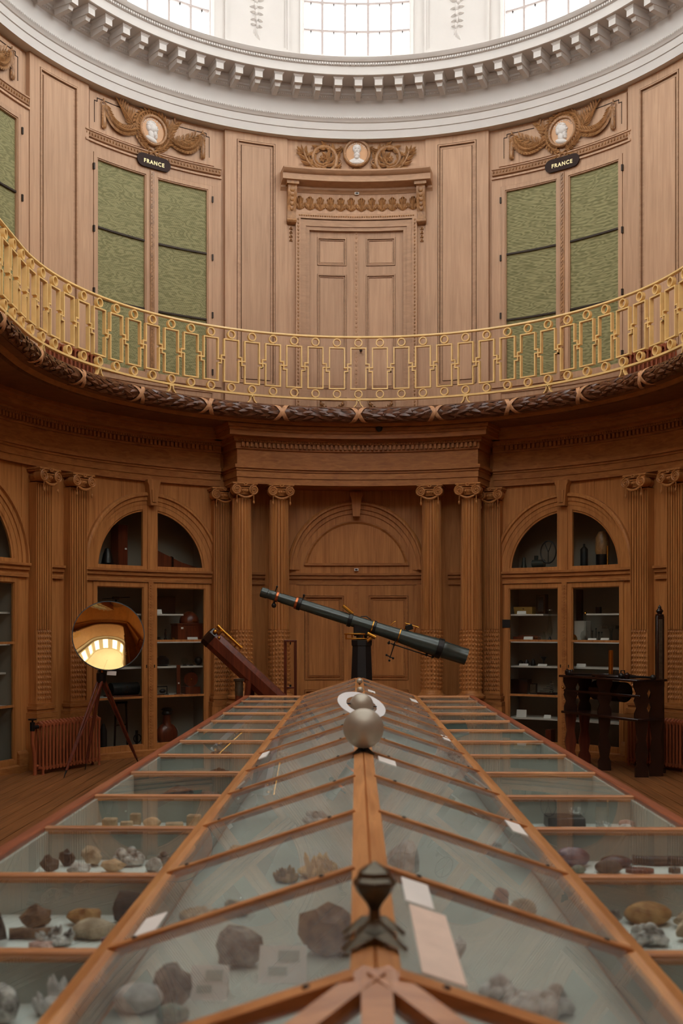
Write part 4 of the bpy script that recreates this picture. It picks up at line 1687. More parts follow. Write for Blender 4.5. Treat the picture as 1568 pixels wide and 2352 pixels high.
# ================================================================== RADIATORS
def radiator(name, lab, pts, z0, h, n, valve=None):
    """column radiator; pts = two floor points (x, y), sections face across the line"""
    p, q = Vector((*pts[0], 0)), Vector((*pts[1], 0))
    d = (q - p)
    L = d.length
    rz = math.atan2(d.y, d.x)
    t = thing(name, (p + q) / 2 + Vector((0, 0, z0)), lab, 'radiator', 'terracotta column radiators')
    sec = MB()
    pw = L / n
    for y in (-.05, 0.0, .05):
        sec.tube([(0, y, .07), (0, y, h - .03)], [.0145, .0145], 8)
    for z in (.07, h - .035):
        sec.tube([(0, -.062, z), (0, .062, z)], [.024, .024], 8)
        sec.tube([(-pw / 2, 0, z), (pw / 2, 0, z)], [.017, .017], 8)
    sec.tube([(0, -.05, h - .03), (0, 0, h), (0, .05, h - .03)], [.016, .02, .016], 8)
    me = sec.mesh('radiator_section', M['radiator'])
    for i in range(n):
        c = p + d * ((i + .5) / n)
        put(me, 'radiator_section', t, (c.x, c.y, z0), rz)
    for i in (0, n - 1):
        c = p + d * ((i + .5) / n)
        f = MB()
        for y in (-.05, .05):
            v = Matrix.Translation(c) @ Matrix.Rotation(rz, 4, 'Z') @ Vector((0, y, 0))
            f.tube([(v.x, v.y, z0 + .09), (v.x, v.y, z0 + .03), (v.x, v.y, z0)], [.018, .014, .02], 8)
        f.build('radiator_foot', M['radiator'], t)
    if valve:
        e = p if valve < 0 else q
        u = d.normalized() * (-1 if valve < 0 else 1)
        c = e + u * .09
        pipe = MB().tube([(c.x, c.y, z0 + h - .09), (c.x, c.y, z0 + h * .62), (c.x - u.x * .03, c.y - u.y * .03, z0 + h * .42), (c.x - u.x * .04, c.y - u.y * .04, z0 + .1), (c.x - u.x * .04, c.y - u.y * .04, z0)], [.022] * 5, 10)
        pipe.tube([(c.x - u.x * .04, c.y - u.y * .04, z0 + .1), (e.x, e.y, z0 + .1)], .018, 8)
        pipe.build('supply_pipe', M['radiator'], t)
        vv = MB().cyl((c.x, c.y, z0 + h - .09), (c.x, c.y, z0 + h + .01), .028, 12)
        vv.cyl((c.x, c.y, z0 + h + .01), (c.x, c.y, z0 + h + .04), .011, 8)
        vv.cyl((c.x, c.y, z0 + h + .035), (c.x, c.y, z0 + h + .05), .05, 12)
        vv.tube([(c.x, c.y, z0 + h - .05), (e.x, e.y, z0 + h - .05)], .022, 8)
        vv.build('valve', M['iron'], t)
    return t


radiator('radiator', 'terracotta column radiator standing behind the brass mirror tripod', [(-3.66, 12.60), (-3.20, 13.56)], 0.0, .60, 18, -1)
pa, pb_ = W(53.6, 0, 4.16), W(66.4, 0, 4.16)
radiator('radiator', 'shadowed terracotta radiator behind the dark wooden machine', [pa[:2], pb_[:2]], 0.0, .60, 18, 1)
pa, pb_ = W(-62.5, 4.6, 4.22), W(-51.5, 4.6, 4.22)
radiator('radiator', 'terracotta radiator on the gallery, left, behind the gilt railing', [pa[:2], pb_[:2]], 4.6, .5, 12)
pa, pb_ = W(51.5, 4.6, 4.22), W(62.5, 4.6, 4.22)
radiator('radiator', 'terracotta radiator on the gallery, right, behind the gilt railing', [pa[:2], pb_[:2]], 4.6, .5, 12)
# small dome camera on the entablature
cmr = MB().lathe([(.045, 0), (.045, -.02), (.04, -.04), (.025, -.058), (.001, -.066)], Matrix.Translation(W(4.6, 4.37, 3.585)), 16)
cmr.build('dome_camera', M['black'], None, label='small black dome camera under the gallery above the middle doorway', cat='camera')
bp = MB().box((-.075, -.012, 1.69), (.075, .01, 1.80), frame_at(27.3, 0, 4.41)).build('wall_plate', M['black'], None, label='black rectangular plate on the oak between column and right cabinet', cat='plate')

# ================================================================== LOWER DISPLAY CABINETS
def cabinet(ac, lab):
    t = thing('display_cabinet', W(ac, 0, 4.46), lab, 'cabinet', 'arched built-in display cabinets')
    A = lambda s: ac + s * KD
    body = MB()
    body.cbox(A(-.87), A(.87), 0.0, 3.36, 5.02, 5.05)
    body.cbox(A(-.89), A(-.86), 0.0, 3.36, 4.5, 5.03)
    body.cbox(A(.86), A(.89), 0.0, 3.36, 4.5, 5.03)
    body.cbox(A(-.87), A(.87), -.04, 0.07, 4.45, 5.03)
    body.cbox(A(-.87), A(.87), 2.36, 2.40, 4.5, 5.03)
    body.cbox(A(-.87), A(.87), 3.36, 3.40, 4.5, 5.03)
    body.build('carcass', M['cab_in'], t)
    MB().csweep([(4.46, -.04), (4.36, -.04), (4.36, .07), (4.385, .085), (4.46, .085)], A(-.98), A(.98)).build('plinth', M['oak_h'], t)
    for sg in (-1, 1):
        a, b = sorted((sg * .035, sg * .865))
        f = MB()
        z0, z1 = .085, 2.285
        ring_boxes(f, ac, a, b, z0, z1, .062, 4.405, 4.45)
        ring_boxes(f, ac, a + .062, b - .062, z0 + .062, z1 - .062, .012, 4.418, 4.45)
        for z in (1.515, .775):
            f.cbox(A(a + .06), A(b - .06), z - .014, z + .014, 4.41, 4.44)
        d = f.build('door', M['oak'], t)
        zz = (z0 + .07, .764, 1.504, z1 - .07)
        for q in range(3):
            MB().cbox(A(a + .07), A(b - .07), zz[q] + .012, zz[q + 1] - .012, 4.428, 4.431).build('pane', M['glass'], d)
        MB().cbox(A(a + .02) if sg > 0 else A(b - .028), A(a + .028) if sg > 0 else A(b - .02), 1.16, 1.2, 4.39, 4.41).build('keyhole_plate', M['darkiron'], d)
        # quarter round pane of the arch
        R = .775
        ss = [R * sin(q) for q in lin(math.asin(.105 / R), pi / 2 - .02, 20)]
        ss = ss if sg > 0 else [-x for x in reversed(ss)]
        MB().slab(ac, ss, lambda s: 2.50, lambda s: max(2.503, ZD + sqrt(max(0, R * R - s * s))), 4.428, 4.431).build('arched_pane', M['glass'], t)
    c = MB().cbox(A(-.036), A(.036), .085, 2.29, 4.385, 4.45)
    for i in range(60):
        c.ball((0, 0, 0), (.011, .01, .012), 6, 4, M=frame_at(ac, .12 + i * .036, 4.386))
    c.build('middle_stile', M['oak_h'], t)
    u = MB().arch(ac, ZD, [(.862, 4.45), (.862, 4.405), (.80, 4.408), (.79, 4.42), (.772, 4.425), (.772, 4.45)], 0, 180, 44)
    u.cbox(A(-.80), A(.80), ZD, 2.503, 4.405, 4.45)
    u.cbox(A(-.11), A(.11), ZD, 3.30, 4.405, 4.45)
    u.cbox(A(-.045), A(.045), ZD, 3.31, 4.39, 4.45)
    u.build('arched_frame', M['oak'], t, angle=30)
    for z, s0, s1 in ((1.865, -.85, -.36 if ac > 0 else -.05), (1.865, .05 if ac < 0 else .25, .54 if ac == -38.5 else .85), (1.495, -.85, .85), (1.155, -.85, .85), (.765, -.85, .85)) + (((.45, -.85, .85),) if ac > 0 else ()):
        MB().cbox(A(s0), A(s1), z - .011, z + .011, 4.52 if z != 1.155 else 4.58, 5.02).build('shelf', M['shelf_white'], t)
    return t


cabinet(-76.9, 'arched display cabinet cut by the left edge of the picture')
cabinet(-38.5, 'arched display cabinet behind the round brass mirror')
cabinet(38.5, 'arched display cabinet with white shelves behind the dark machine')
cabinet(76.9, 'arched display cabinet beyond the right edge of the picture')
# ================================================================== LONG MINERAL CASE
XC = 0.03
XI, XO = 0.567, 1.14
ZT_, ZR = 1.0, 1.185
PY = 0.733
Y0C = 2.375
YK = [Y0C + PY * k for k in range(-1, 13)]
YN, YF = YK[0], YK[-1]
ZFL = 0.885
case = thing('display_case', (XC, (YN + YF) / 2, 0), 'long glazed mineral case with a ridged glass roof and flat side trays', 'display case')
# base
b = MB()
b.box((XC - 1.02, YN + .1, .14), (XC + 1.02, YF - .1, .80))
b.build('base_cabinet', M['case_red'], case, smooth=False)
for yy in (YN + .3, (YN * 2 + YF) / 3, (YN + 2 * YF) / 3, YF - .3):
    for sx in (-1, 1):
        MB().lathe([(.05, 0), (.055, .03), (.035, .06), (.05, .1), (.06, .145)], Matrix.Translation((XC + sx * .95, yy, 0)), 16).build('foot', M['case_red'], case)
# tray bottoms, linings
MB().box((XC - XO, YN, .80), (XC - XI, YF, ZFL - .004)).box((XC + XI, YN, .80), (XC + XO, YF, ZFL - .004)).box((XC - XI, YN, .80), (XC + XI, YF, ZFL - .004)).build('case_floor', M['case_red'], case, smooth=False)
for sx in (-1, 1):
    for k in range(13):
        x0, x1 = sorted((XC + sx * (XI + .012), XC + sx * (XO - .036)))
        MB().box((x0, YK[k] + .006, ZFL - .004), (x1, YK[k + 1] - .006, ZFL)).build('tray_floor', M['tray_floor'], case, smooth=False)
MB().box((XC - XI + .012, YN + .01, ZFL - .004), (XC + XI - .012, YF - .01, ZFL)).build('centre_floor', M['tray_wall'], case, smooth=False)
for sx in (-1, 1):
    for xx in (XI, XO - .030):
        x0, x1 = sorted((XC + sx * xx - .006, XC + sx * xx + .006))
        MB().box((x0, YN, ZFL - .004), (x1, YF, .985)).build('tray_side', M['tray_wall'], case, smooth=False)
    for k in range(14):
        x0, x1 = sorted((XC + sx * (XI + .006), XC + sx * (XO - .036)))
        mt = M['tray_teal'] if (sx < 0 and k == 5) or (sx > 0 and k in (9, 10)) else M['tray_wall']
        MB().box((x0, YK[k] - .006, ZFL - .004), (x1, YK[k] + .006, .978)).build('tray_divider', mt, case, smooth=False)
# timber frame
for sx in (-1, 1):
    x = XC + sx * XI
    r = MB()
    r.add([(x - .027, YN, .975), (x + .027, YN, .975), (x + .027, YN, 1.0), (x, YN, 1.006), (x - .027, YN, 1.0), (x - .027, YF, .975), (x + .027, YF, .975), (x + .027, YF, 1.0), (x, YF, 1.006), (x - .027, YF, 1.0)],
          [(0, 1, 2, 3, 4), (9, 8, 7, 6, 5), (0, 5, 6, 1), (1, 6, 7, 2), (2, 7, 8, 3), (3, 8, 9, 4), (4, 9, 5, 0)])
    r.build('inner_rail', M['case'], case, smooth=False)
    x = XC + sx * XO
    MB().bbox((x - .022, YN, .86), (x + .022, YF, 1.004), .005).build('outer_rail', M['case_red'], case, smooth=False)
    for k in range(14):
        x0, x1 = sorted((XC + sx * (XI + .024), XC + sx * (XO - .02)))
        w = .016 if k < 13 else .03
        MB().bbox((x0, YK[k] - w, .976), (x1, YK[k] + w, 1.001), .004).build('tray_bar', M['case_x'], case, smooth=False)
        p = (XC + sx * .03, YK[k], ZR - .012)
        q = (XC + sx * (XI - .005), YK[k], .996)
        rf = MB().beam(p, q, .028 if 0 < k < 13 else .045, .024)
        rf = rf.build('rafter', M['case_x'], case, smooth=False)
        for u in (.14, .9):
            c = Vector(p) * (1 - u) + Vector(q) * u
            MB().ball((c.x, c.y, c.z + .012), (.007, .007, .006), 8, 5).build('screw_head', M['darkiron'], rf)
n = Vector((ZR - ZT_, 0, XI)).normalized()
for sx in (-1, 1):
    d = Vector((sx * XI, 0, -(ZR - ZT_))).normalized()
    u = Vector((sx * (ZR - ZT_), 0, XI)).normalized()
    o = Vector((XC + sx * .0015, 0, ZR))
    vs = []
    for y in (YN, YF):
        for e, f in ((0, .004), (.038, .004), (.038, -.02), (0, -.02)):
            v = o + d * e + u * f
            vs.append((v.x, y, v.z))
    MB().add(vs, [(0, 1, 2, 3), (7, 6, 5, 4), (0, 4, 5, 1), (1, 5, 6, 2), (2, 6, 7, 3), (3, 7, 4, 0)]).build('ridge_board', M['case'], case, smooth=False)
# glass
for sx in (-1, 1):
    for k in range(13):
        y0, y1 = YK[k] + .014, YK[k + 1] - .014
        x0, x1 = sorted((XC + sx * (XI + .026), XC + sx * (XO - .021)))
        MB().box((x0, y0, .9895), (x1, y1, .9935)).build('tray_pane', M['tray_glass'], case, smooth=False)
        a = Vector((XC + sx * .036, 0, ZR - .013))
        c = Vector((XC + sx * (XI - .022), 0, ZT_ + .004))
        vs = [(a.x, y0, a.z), (c.x, y0, c.z), (c.x, y1, c.z), (a.x, y1, a.z)]
        vs = vs + [(v[0], v[1], v[2] + .004) for v in vs]
        MB().hexa(vs).build('roof_pane', M['case_glass'], case, smooth=False)
# hipped glass end towards the viewer
apex = Vector((XC, YN, ZR - .008))
feet = [Vector((XC + XI * sin(rad(q)), YN - XI * cos(rad(q)), ZT_)) for q in (-90, -45, 0, 45, 90)]
for i, f in enumerate(feet):
    if i in (1, 2, 3):
        MB().beam(apex, f, .046, .03).build('hip_bar', M['case_x'], case, smooth=False)
    if i < 4:
        g = feet[i + 1]
        MB().beam(f, g, .05, .035).build('end_rail', M['case_x'], case, smooth=False)
        nn = Vector((0, 0, .003))
        MB().add([tuple(v) for v in (apex - nn * 2, f - nn * 2, g - nn * 2, apex + nn * 0, f + nn * 0, g + nn * 0)], [(0, 1, 2), (5, 4, 3), (0, 3, 4, 1), (1, 4, 5, 2), (2, 5, 3, 0)]).build('hip_pane', M['case_glass'], case, smooth=False)
MB().slab
ep = [(XC + XO * sin(rad(q)), YN - XO * cos(rad(q))) for q in (-90, -45, 0, 45, 90)]
m = MB()
m.add([(x, y, .80) for x, y in ep] + [(x, y, ZFL) for x, y in ep], [(0, 1, 2, 3, 4), (9, 8, 7, 6, 5)] + [(i, 5 + i, 5 + (i + 1) % 5, (i + 1) % 5) for i in range(5)])
m.build('end_floor', M['ebony'], case, smooth=False)
# gable closing the far end
MB().add([(XC - XI, YF, .99), (XC + XI, YF, .99), (XC, YF, ZR - .01), (XC - XI, YF + .004, .99), (XC + XI, YF + .004, .99), (XC, YF + .004, ZR - .01)], [(0, 1, 2), (5, 4, 3), (0, 3, 4, 1), (1, 4, 5, 2), (2, 5, 3, 0)]).build('gable_pane', M['case_glass'], case, smooth=False)

# ---- finials on the ridge
def zr(x=0.0):
    return ZR + .004 - abs(x) * (ZR - ZT_) / XI


def finial_base(t, y, s=1.0):
    mb = MB()
    for sx in (-1, 1):
        vs = [(0, -.035 * s, 0.006), (sx * .04 * s, -.03 * s, -.012), (sx * .045 * s, 0, -.014), (sx * .04 * s, .03 * s, -.012), (0, .035 * s, .006), (sx * .012 * s, 0, .02 * s)]
        mb.add([(XC + v[0], y + v[1], zr() + v[2] + .002) for v in vs], [(0, 5, 1), (1, 5, 2), (2, 5, 3), (3, 5, 4), (0, 1, 2, 3, 4), (0, 4, 5)])
    mb.cyl((XC, y, zr()), (XC, y, zr() + .022 * s), .014 * s, 12, .010 * s)
    return mb


def planet(y, r, lab, mat='pewter', ring=None):
    t = thing('ridge_ball', (XC, y, zr()), lab, 'finial', 'metal balls along the ridge of the case')
    finial_base(t, y, max(.35, r / .08)).build('winged_base', M['iron'], t)
    cz = zr() + .010 * r / .08 + r
    MB().ball((XC, y, cz), r, 32, 20).build('ball', M[mat], t)
    if ring:
        ri, ro, tilt = ring
        F = Matrix.Translation((XC, y, cz)) @ tilt
        n = 48
        vs = []
        fs = []
        for j in range(n):
            q = 2 * pi * j / n
            for rr, z in ((ri, -.002), (ro, -.002), (ro, .002), (ri, .002)):
                vs.append((rr * cos(q), rr * sin(q), z))
        for j in range(n):
            k = (j + 1) % n
            for c in range(4):
                d = (c + 1) % 4
                fs.append((j * 4 + c, j * 4 + d, k * 4 + d, k * 4 + c))
        MB().add(vs, fs, F).build('ring', M['ring_white'], t)
        for q in (20, 200):
            MB().cyl(F @ Vector((r * .9 * cos(rad(q)), r * .9 * sin(rad(q)), 0)), F @ Vector((ri * 1.03 * cos(rad(q)), ri * 1.03 * sin(rad(q)), 0)), .004, 8).build('ring_pin', M['iron'], t)
    return t


planet(4.53, .083, 'large pewter ball nearest on the ridge of the case')
planet(6.15, .066, 'pewter ball with a flat white ring like Saturn on the case ridge', ring=(.088, .139, Matrix.Rotation(rad(16), 4, 'Y') @ Matrix.Rotation(rad(24), 4, 'X')))
planet(8.4, .026, 'tiny pale ball on the ridge just behind the ringed ball')
planet(9.75, .027, 'small ball at the far end of the case ridge')
t = thing('ridge_finial', (XC, 1.80, zr()), 'blackened bronze finial with a pointed bud nearest on the case ridge', 'finial')
fb = MB()
for y in (1.775, 1.87):
    for sx in (-1, 1):
        vs = [(0, -.012, .01), (sx * .05, -.02, -.013), (sx * .055, .012, -.015), (0, .02, .012), (sx * .02, 0, .016)]
        fb.add([(XC + v[0], y + v[1], zr() + v[2] + .004) for v in vs], [(0, 4, 1), (1, 4, 2), (2, 4, 3), (0, 1, 2, 3), (0, 3, 4)])
fb.beam((XC, 1.77, zr() + .004), (XC, 1.89, zr() + .004), .03, .012)
fb.build('base_plate', M['bronze'], t, smooth=False)
MB().lathe([(.030, 0), (.032, .008), (.018, .018), (.010, .03), (.009, .045), (.014, .055), (.03, .075), (.036, .088), (.034, .094), (.028, .100), (.026, .108), (.014, .116), (.001, .124)], Matrix.Translation((XC, 1.80, zr() + .004)), 8, mod=lambda j: 1.0 + .12 * (j % 2)).build('bud', M['bronze'], t, angle=25)

# ---- paper labels lying on the glass
def card_on_slope(lab, x0, x1, y0, y1, mat='paper', h=.0025, group='paper labels on the case glass'):
    sx = 1 if x0 > 0 else -1
    zz = lambda x: ZR - .005 - abs(x) * ((ZR - .013) - (ZT_ + .004)) / (XI - .022 - .036) + .036 * .3 + .0035
    a = Vector((XC + sx * .036, 0, ZR - .013))
    c = Vector((XC + sx * (XI - .022), 0, ZT_ + .004))
    f = lambda x: a.z + (c.z - a.z) * ((x - a.x) / (c.x - a.x)) + .0045
    vs = [(XC + x0, y0, f(XC + x0)), (XC + x1, y0, f(XC + x1)), (XC + x1, y1, f(XC + x1)), (XC + x0, y1, f(XC + x0))]
    vs = vs + [(v[0], v[1], v[2] + h) for v in vs]
    return MB().hexa(vs).build('paper_label', M[mat], None, smooth=False, label=lab, cat='label', group=group)


card_on_slope('white paper label on the left glass slope nearest the viewer, beside the rail', -.52, -.47, 2.41, 2.56)
card_on_slope('small white paper label on the left glass slope, halfway along the case', -.54, -.50, 5.72, 5.98)
card_on_slope('pale paper label on the right glass slope near the rail, fourth bay', .485, .535, 3.62, 3.86)
card_on_slope('pale label on the glass just right of the large pewter ball', .06, .13, 4.36, 4.52)
card_on_slope('small white label low on the right glass slope, middle of the case', .50, .54, 6.62, 6.9)
card_on_slope('tiny white label low on the right glass slope at the far end', .47, .53, 9.9, 10.3)
card_on_slope('tiny white label high on the right glass slope near the far ball', .07, .13, 9.15, 9.4)
s = card_on_slope('long pale pink paper strip on the glass beside the bronze finial', .072, .142, 1.70, 2.12, 'paper_pink', group=None)
card_on_slope('white paper slip at the far end of the pink strip', .066, .122, 2.14, 2.34, group=None)

# ================================================================== MINERALS
MIN = {}


def minmat(name, c0, c1, rough=.7, scale=28, bump=.5, metal=0.0):
    m, nt, p = newmat(name)
    N = nt.nodes
    L = nt.links.new
    tc = N.new('ShaderNodeTexCoord')
    nz = N.new('ShaderNodeTexNoise')
    nz.inputs['Scale'].default_value = scale
    nz.inputs['Detail'].default_value = 7
    L(tc.outputs['Object'], nz.inputs['Vector'])
    rp = N.new('ShaderNodeValToRGB')
    rp.color_ramp.elements[0].position = .35
    rp.color_ramp.elements[1].position = .65
    rp.color_ramp.elements[0].color = srgb(*c0)
    rp.color_ramp.elements[1].color = srgb(*c1)
    L(nz.outputs['Fac'], rp.inputs['Fac'])
    L(rp.outputs['Color'], p.inputs['Base Color'])
    p.inputs['Roughness'].default_value = rough
    b = N.new('ShaderNodeBump')
    b.inputs['Strength'].default_value = bump
    b.inputs['Distance'].default_value = .01
    L(nz.outputs['Fac'], b.inputs['Height'])
    L(b.outputs['Normal'], p.inputs['Normal'])
    MIN[name] = m


minmat('white', (190, 187, 184), (244, 241, 238))
minmat('greywhite', (84, 84, 82), (232, 228, 222), scale=40)
minmat('grey', (74, 70, 66), (150, 144, 136))
minmat('dark', (34, 30, 28), (92, 82, 74))
minmat('brown', (86, 60, 40), (150, 112, 78))
minmat('tan', (188, 150, 112), (226, 194, 156), bump=.2)
minmat('ochre', (140, 92, 40), (196, 150, 90))
minmat('beige', (150, 130, 104), (212, 192, 164), bump=.2)
minmat('purple', (92, 70, 84), (160, 134, 146), rough=.35, bump=.1)
minmat('plum', (40, 30, 40), (88, 66, 80), rough=.25, bump=.1)
minmat('pink', (170, 130, 120), (214, 182, 170), bump=.2)
minmat('red', (96, 44, 34), (140, 76, 60), rough=.3, bump=.1)
minmat('yellow', (196, 150, 84), (236, 200, 140))
minmat('green', (70, 92, 80), (130, 150, 136), rough=.4)
minmat('black', (16, 15, 15), (48, 44, 42), rough=.3)
minmat('clear', (170, 176, 172), (226, 230, 226), rough=.15, bump=.2)
minmat('greypale', (160, 153, 147), (226, 220, 214))


def rock_mesh(kind, seed, w, dpt, h, mat):
    random.seed(seed)
    off = Vector((random.uniform(-50, 50), random.uniform(-50, 50), random.uniform(-50, 50)))
    mb = MB()
    if kind in ('rock', 'pebble', 'lump'):
        bm = bmesh.new()
        bmesh.ops.create_icosphere(bm, subdivisions=2 if kind == 'rock' else 3, radius=1)
        amp = {'rock': .5, 'pebble': .06, 'lump': .22}[kind]
        for v in bm.verts:
            c = v.co.copy()
            f = 1 + amp * noise.noise(c * 1.3 + off) + amp * .45 * noise.noise(c * 3.1 + off)
            if kind == 'rock':
                f += .12 * round(noise.noise(c * 2 + off * 2) * 3) / 3
            v.co = c * f
        vs = [v.co.copy() for v in bm.verts]
        fs = [[v.index for v in f.verts] for f in bm.faces]
        bm.free()
        mx = [max(abs(v[i]) for v in vs) for i in range(3)]
        zmin = min(v.z for v in vs)
        vs = [(v.x / mx[0] * w / 2, v.y / mx[1] * dpt / 2, max(0, (v.z - zmin * .82) / (mx[2] - zmin * .82)) * h) for v in vs]
        mb.add(vs, fs)
    elif kind == 'crystals':
        nC = 16
        for i in range(nC):
            q = random.uniform(0, 2 * pi)
            rr = sqrt(random.random()) * .42
            base = Vector((rr * cos(q) * w, rr * sin(q) * dpt, 0))
            ln = h * random.uniform(.5, 1.0) * (1.05 - rr)
            di = Vector((rr * cos(q) * 1.3, rr * sin(q) * 1.3, 1)).normalized()
            rad_ = min(w, h) * random.uniform(.09, .16)
            mb.tube([base, base + di * ln * .75, base + di * ln], [rad_, rad_ * .9, rad_ * .12], 6)
        mb.ball((0, 0, h * .12), (w * .46, dpt * .46, h * .22), 12, 8)
    elif kind == 'cluster':
        for i in range(22):
            q = random.uniform(0, 2 * pi)
            rr = sqrt(random.random()) * .4
            R = min(w, h) * random.uniform(.14, .24)
            zc = (1 - (rr / .45) ** 2) * h * .7 * random.uniform(.5, 1)
            mb.ball((rr * cos(q) * w, rr * sin(q) * dpt, max(R, zc)), R, 8, 6, sc=(1, 1, random.uniform(.7, 1.1)))
        mb.ball((0, 0, h * .25), (w * .42, dpt * .42, h * .25), 12, 8)
    elif kind == 'block':
        mb.bbox((-w / 2, -dpt / 2, 0), (w / 2, dpt / 2, h), min(h, w) * .1)
        mb.v = [(x + .04 * w * noise.noise(Vector((x, y, z)) * 40 + off), y + .04 * w * noise.noise(Vector((y, z, x)) * 40 + off), z) for x, y, z in mb.v]
    elif kind == 'log':
        pts = [((t - .5) * w, .006 * sin(t * 7 + seed), h * .46) for t in lin(0, 1, 8)]
        mb.tube(pts, [h * (.36 + .1 * noise.noise(Vector((t * 3, seed, 0)))) for t in lin(0, 1, 8)], 12)
    elif kind == 'tablet':
        n = 20
        mb.add([(cos(2 * pi * j / n) * w / 2, sin(2 * pi * j / n) * dpt / 2, z) for z in (0, h) for j in range(n)] + [(cos(2 * pi * j / n) * w * .44, sin(2 * pi * j / n) * dpt * .44, h * 1.15) for j in range(n)],
               [tuple(range(n))] + [(i * n + j, i * n + (j + 1) % n, (i + 1) * n + (j + 1) % n, (i + 1) * n + j) for i in range(2) for j in range(n)] + [tuple(2 * n + j for j in range(n))])
    elif kind == 'slope_card':
        mb.add([(-w / 2, -dpt / 2, 0), (w / 2, -dpt / 2, 0), (w / 2, dpt / 2, h), (-w / 2, dpt / 2, h), (-w / 2, dpt / 2, 0), (w / 2, dpt / 2, 0)], [(0, 1, 2, 3), (0, 4, 5, 1), (3, 2, 5, 4), (0, 3, 4), (1, 5, 2)])
    z0 = min(v[2] for v in mb.v)
    mb.v = [(x, y, z - z0) for x, y, z in mb.v]
    return mb


def mineral(kind, x, y, w, h, mat, lab, cat='mineral', group=None, rz=0.0, dpt=None, z=None, name='mineral_specimen'):
    mineral.n += 1
    mb = rock_mesh(kind, mineral.n * 7 + 3, w, dpt or w * .75, h, mat)
    Mx = Matrix.Translation((x, y, ZFL + .0005 if z is None else z)) @ Matrix.Rotation(rz, 4, 'Z')
    mb.v = [tuple(Mx @ Vector(v)) for v in mb.v]
    return mb.build(name, MIN[mat] if mat in MIN else M[mat], None, label=lab, cat=cat, group=group, angle=12 if kind in ('rock', 'crystals', 'block') else 60)


mineral.n = 0
GL, GR, GCn = 'minerals in the left trays', 'minerals in the right trays', 'minerals under the glass roof'
m = mineral
# front left tray
m('rock', -.735, 2.25, .085, .082, 'greywhite', 'round grey and white mineral in the front left corner tray', group=GL)
m('crystals', -.63, 2.31, .085, .085, 'white', 'whitish crystal mineral beside the rail in the front left corner tray', group=GL)
# second left tray
m('rock', -.935, 2.81, .08, .092, 'dark', 'dark rough mineral at the left picture edge, second left tray', group=GL)
m('rock', -.865, 2.965, .105, .066, 'brown', 'brown angular mineral at the back left of the second left tray', group=GL)
m('log', -.845, 2.86, .12, .04, 'brown', 'long brown stick-shaped mineral in the second left tray', group=GL, rz=.1)
m('rock', -.745, 2.995, .10, .05, 'ochre', 'ochre flat mineral at the back middle of the second left tray', group=GL)
m('lump', -.685, 2.875, .12, .05, 'beige', 'beige pebble-like mineral in the second left tray by the rail', group=GL)
m('crystals', -.77, 2.80, .09, .058, 'greywhite', 'white quartz with grey veins in front of the second left tray', group=GL)
m('rock', -.792, 2.755, .07, .026, 'pink', 'low pinkish stone below the white quartz, second left tray', group=GL)
m('rock', -.635, 2.79, .04, .03, 'purple', 'small mauve stone tucked against the rail, second left tray', group=GL)
m('rock', -.625, 3.02, .09, .09, 'dark', 'tall dark brown mineral leaning by the rail, back of the second left tray', group=GL)
# third left tray
m('rock', -1.02, 3.64, .07, .06, 'dark', 'leftmost brownish mineral in the third left tray', group=GL)
m('rock', -.985, 3.735, .055, .06, 'black', 'small black mineral behind the leftmost one in the third left tray', group=GL)
m('rock', -.90, 3.74, .085, .07, 'beige', 'speckled beige grey mineral in the third left tray', group=GL)
m('rock', -.915, 3.62, .08, .035, 'greypale', 'low pale grey mineral at the front of the third left tray', group=GL)
m('cluster', -.785, 3.75, .12, .085, 'greywhite', 'largest black and white mineral in the third left tray', group=GL)
m('rock', -.81, 3.64, .09, .05, 'tan', 'tan mineral in front of the largest one, third left tray', group=GL)
m('rock', -.675, 3.65, .065, .05, 'greypale', 'pale mineral by the rail at the front of the third left tray', group=GL)
m('cluster', -.66, 3.76, .06, .06, 'grey', 'grey mineral by the rail at the back of the third left tray', group=GL)
# fourth left tray: small tan blocks
for i, (x, y, w, h, k) in enumerate([(-1.03, 4.40, .09, .012, 'block'), (-.995, 4.43, .058, .042, 'block'), (-.925, 4.42, .05, .03, 'block'), (-.905, 4.50, .04, .05, 'block'), (-.83, 4.45, .08, .044, 'lump'), (-.735, 4.44, .07, .022, 'block'), (-.66, 4.47, .055, .05, 'block')]):
    m(k, x, y, w, h, 'tan', ['flat tan slab at the left end of the fourth left tray', 'leftmost tan stone block in the fourth left tray', 'small tan block, second upright one in the fourth left tray', 'tan block standing behind the small one, fourth left tray', 'rounded tan stone in the middle of the fourth left tray',
      'low flat tan block right of the rounded stone, fourth left tray', 'tan block beside the rail in the fourth left tray'][i], group=GL, rz=.2 * ((i % 3) - 1))
    if i % 2:
        m('slope_card', x, y - .07, .06, .012, 'paper', ['', 'white card before the leftmost tan block', '', 'white card before the tall tan block', '', 'white card before the low flat tan block', ''][i], cat='card', group='cards among the tan blocks', dpt=.03, name='specimen_card')
m('rock', -.84, 5.17, .15, .07, 'dark', 'large dark pointed mineral in the teal lined left tray', group=GL)
m('rock', -.70, 5.16, .12, .045, 'dark', 'dark flat mineral beside the rail in the teal lined left tray', group=GL)
m('rock', -1.0, 5.20, .05, .025, 'pink', 'small pinkish stone in the teal lined left tray', group=GL)
m('rock', -1.0, 5.92, .11, .03, 'dark', 'low dark mineral at the left of the sixth left tray', group=GL)
m('cluster', -.74, 5.92, .19, .075, 'dark', 'large dark mineral mass beside the rail in the sixth left tray', group=GL)
m('rock', -.865, 5.93, .06, .025, 'grey', 'small grey mineral in the middle of the sixth left tray', group=GL)
m('rock', -.82, 6.66, .18, .06, 'brown', 'brown mineral mass in the seventh left tray', group=GL)
m('rock', -1.0, 6.66, .08, .025, 'tan', 'small tan stone in the seventh left tray', group=GL)
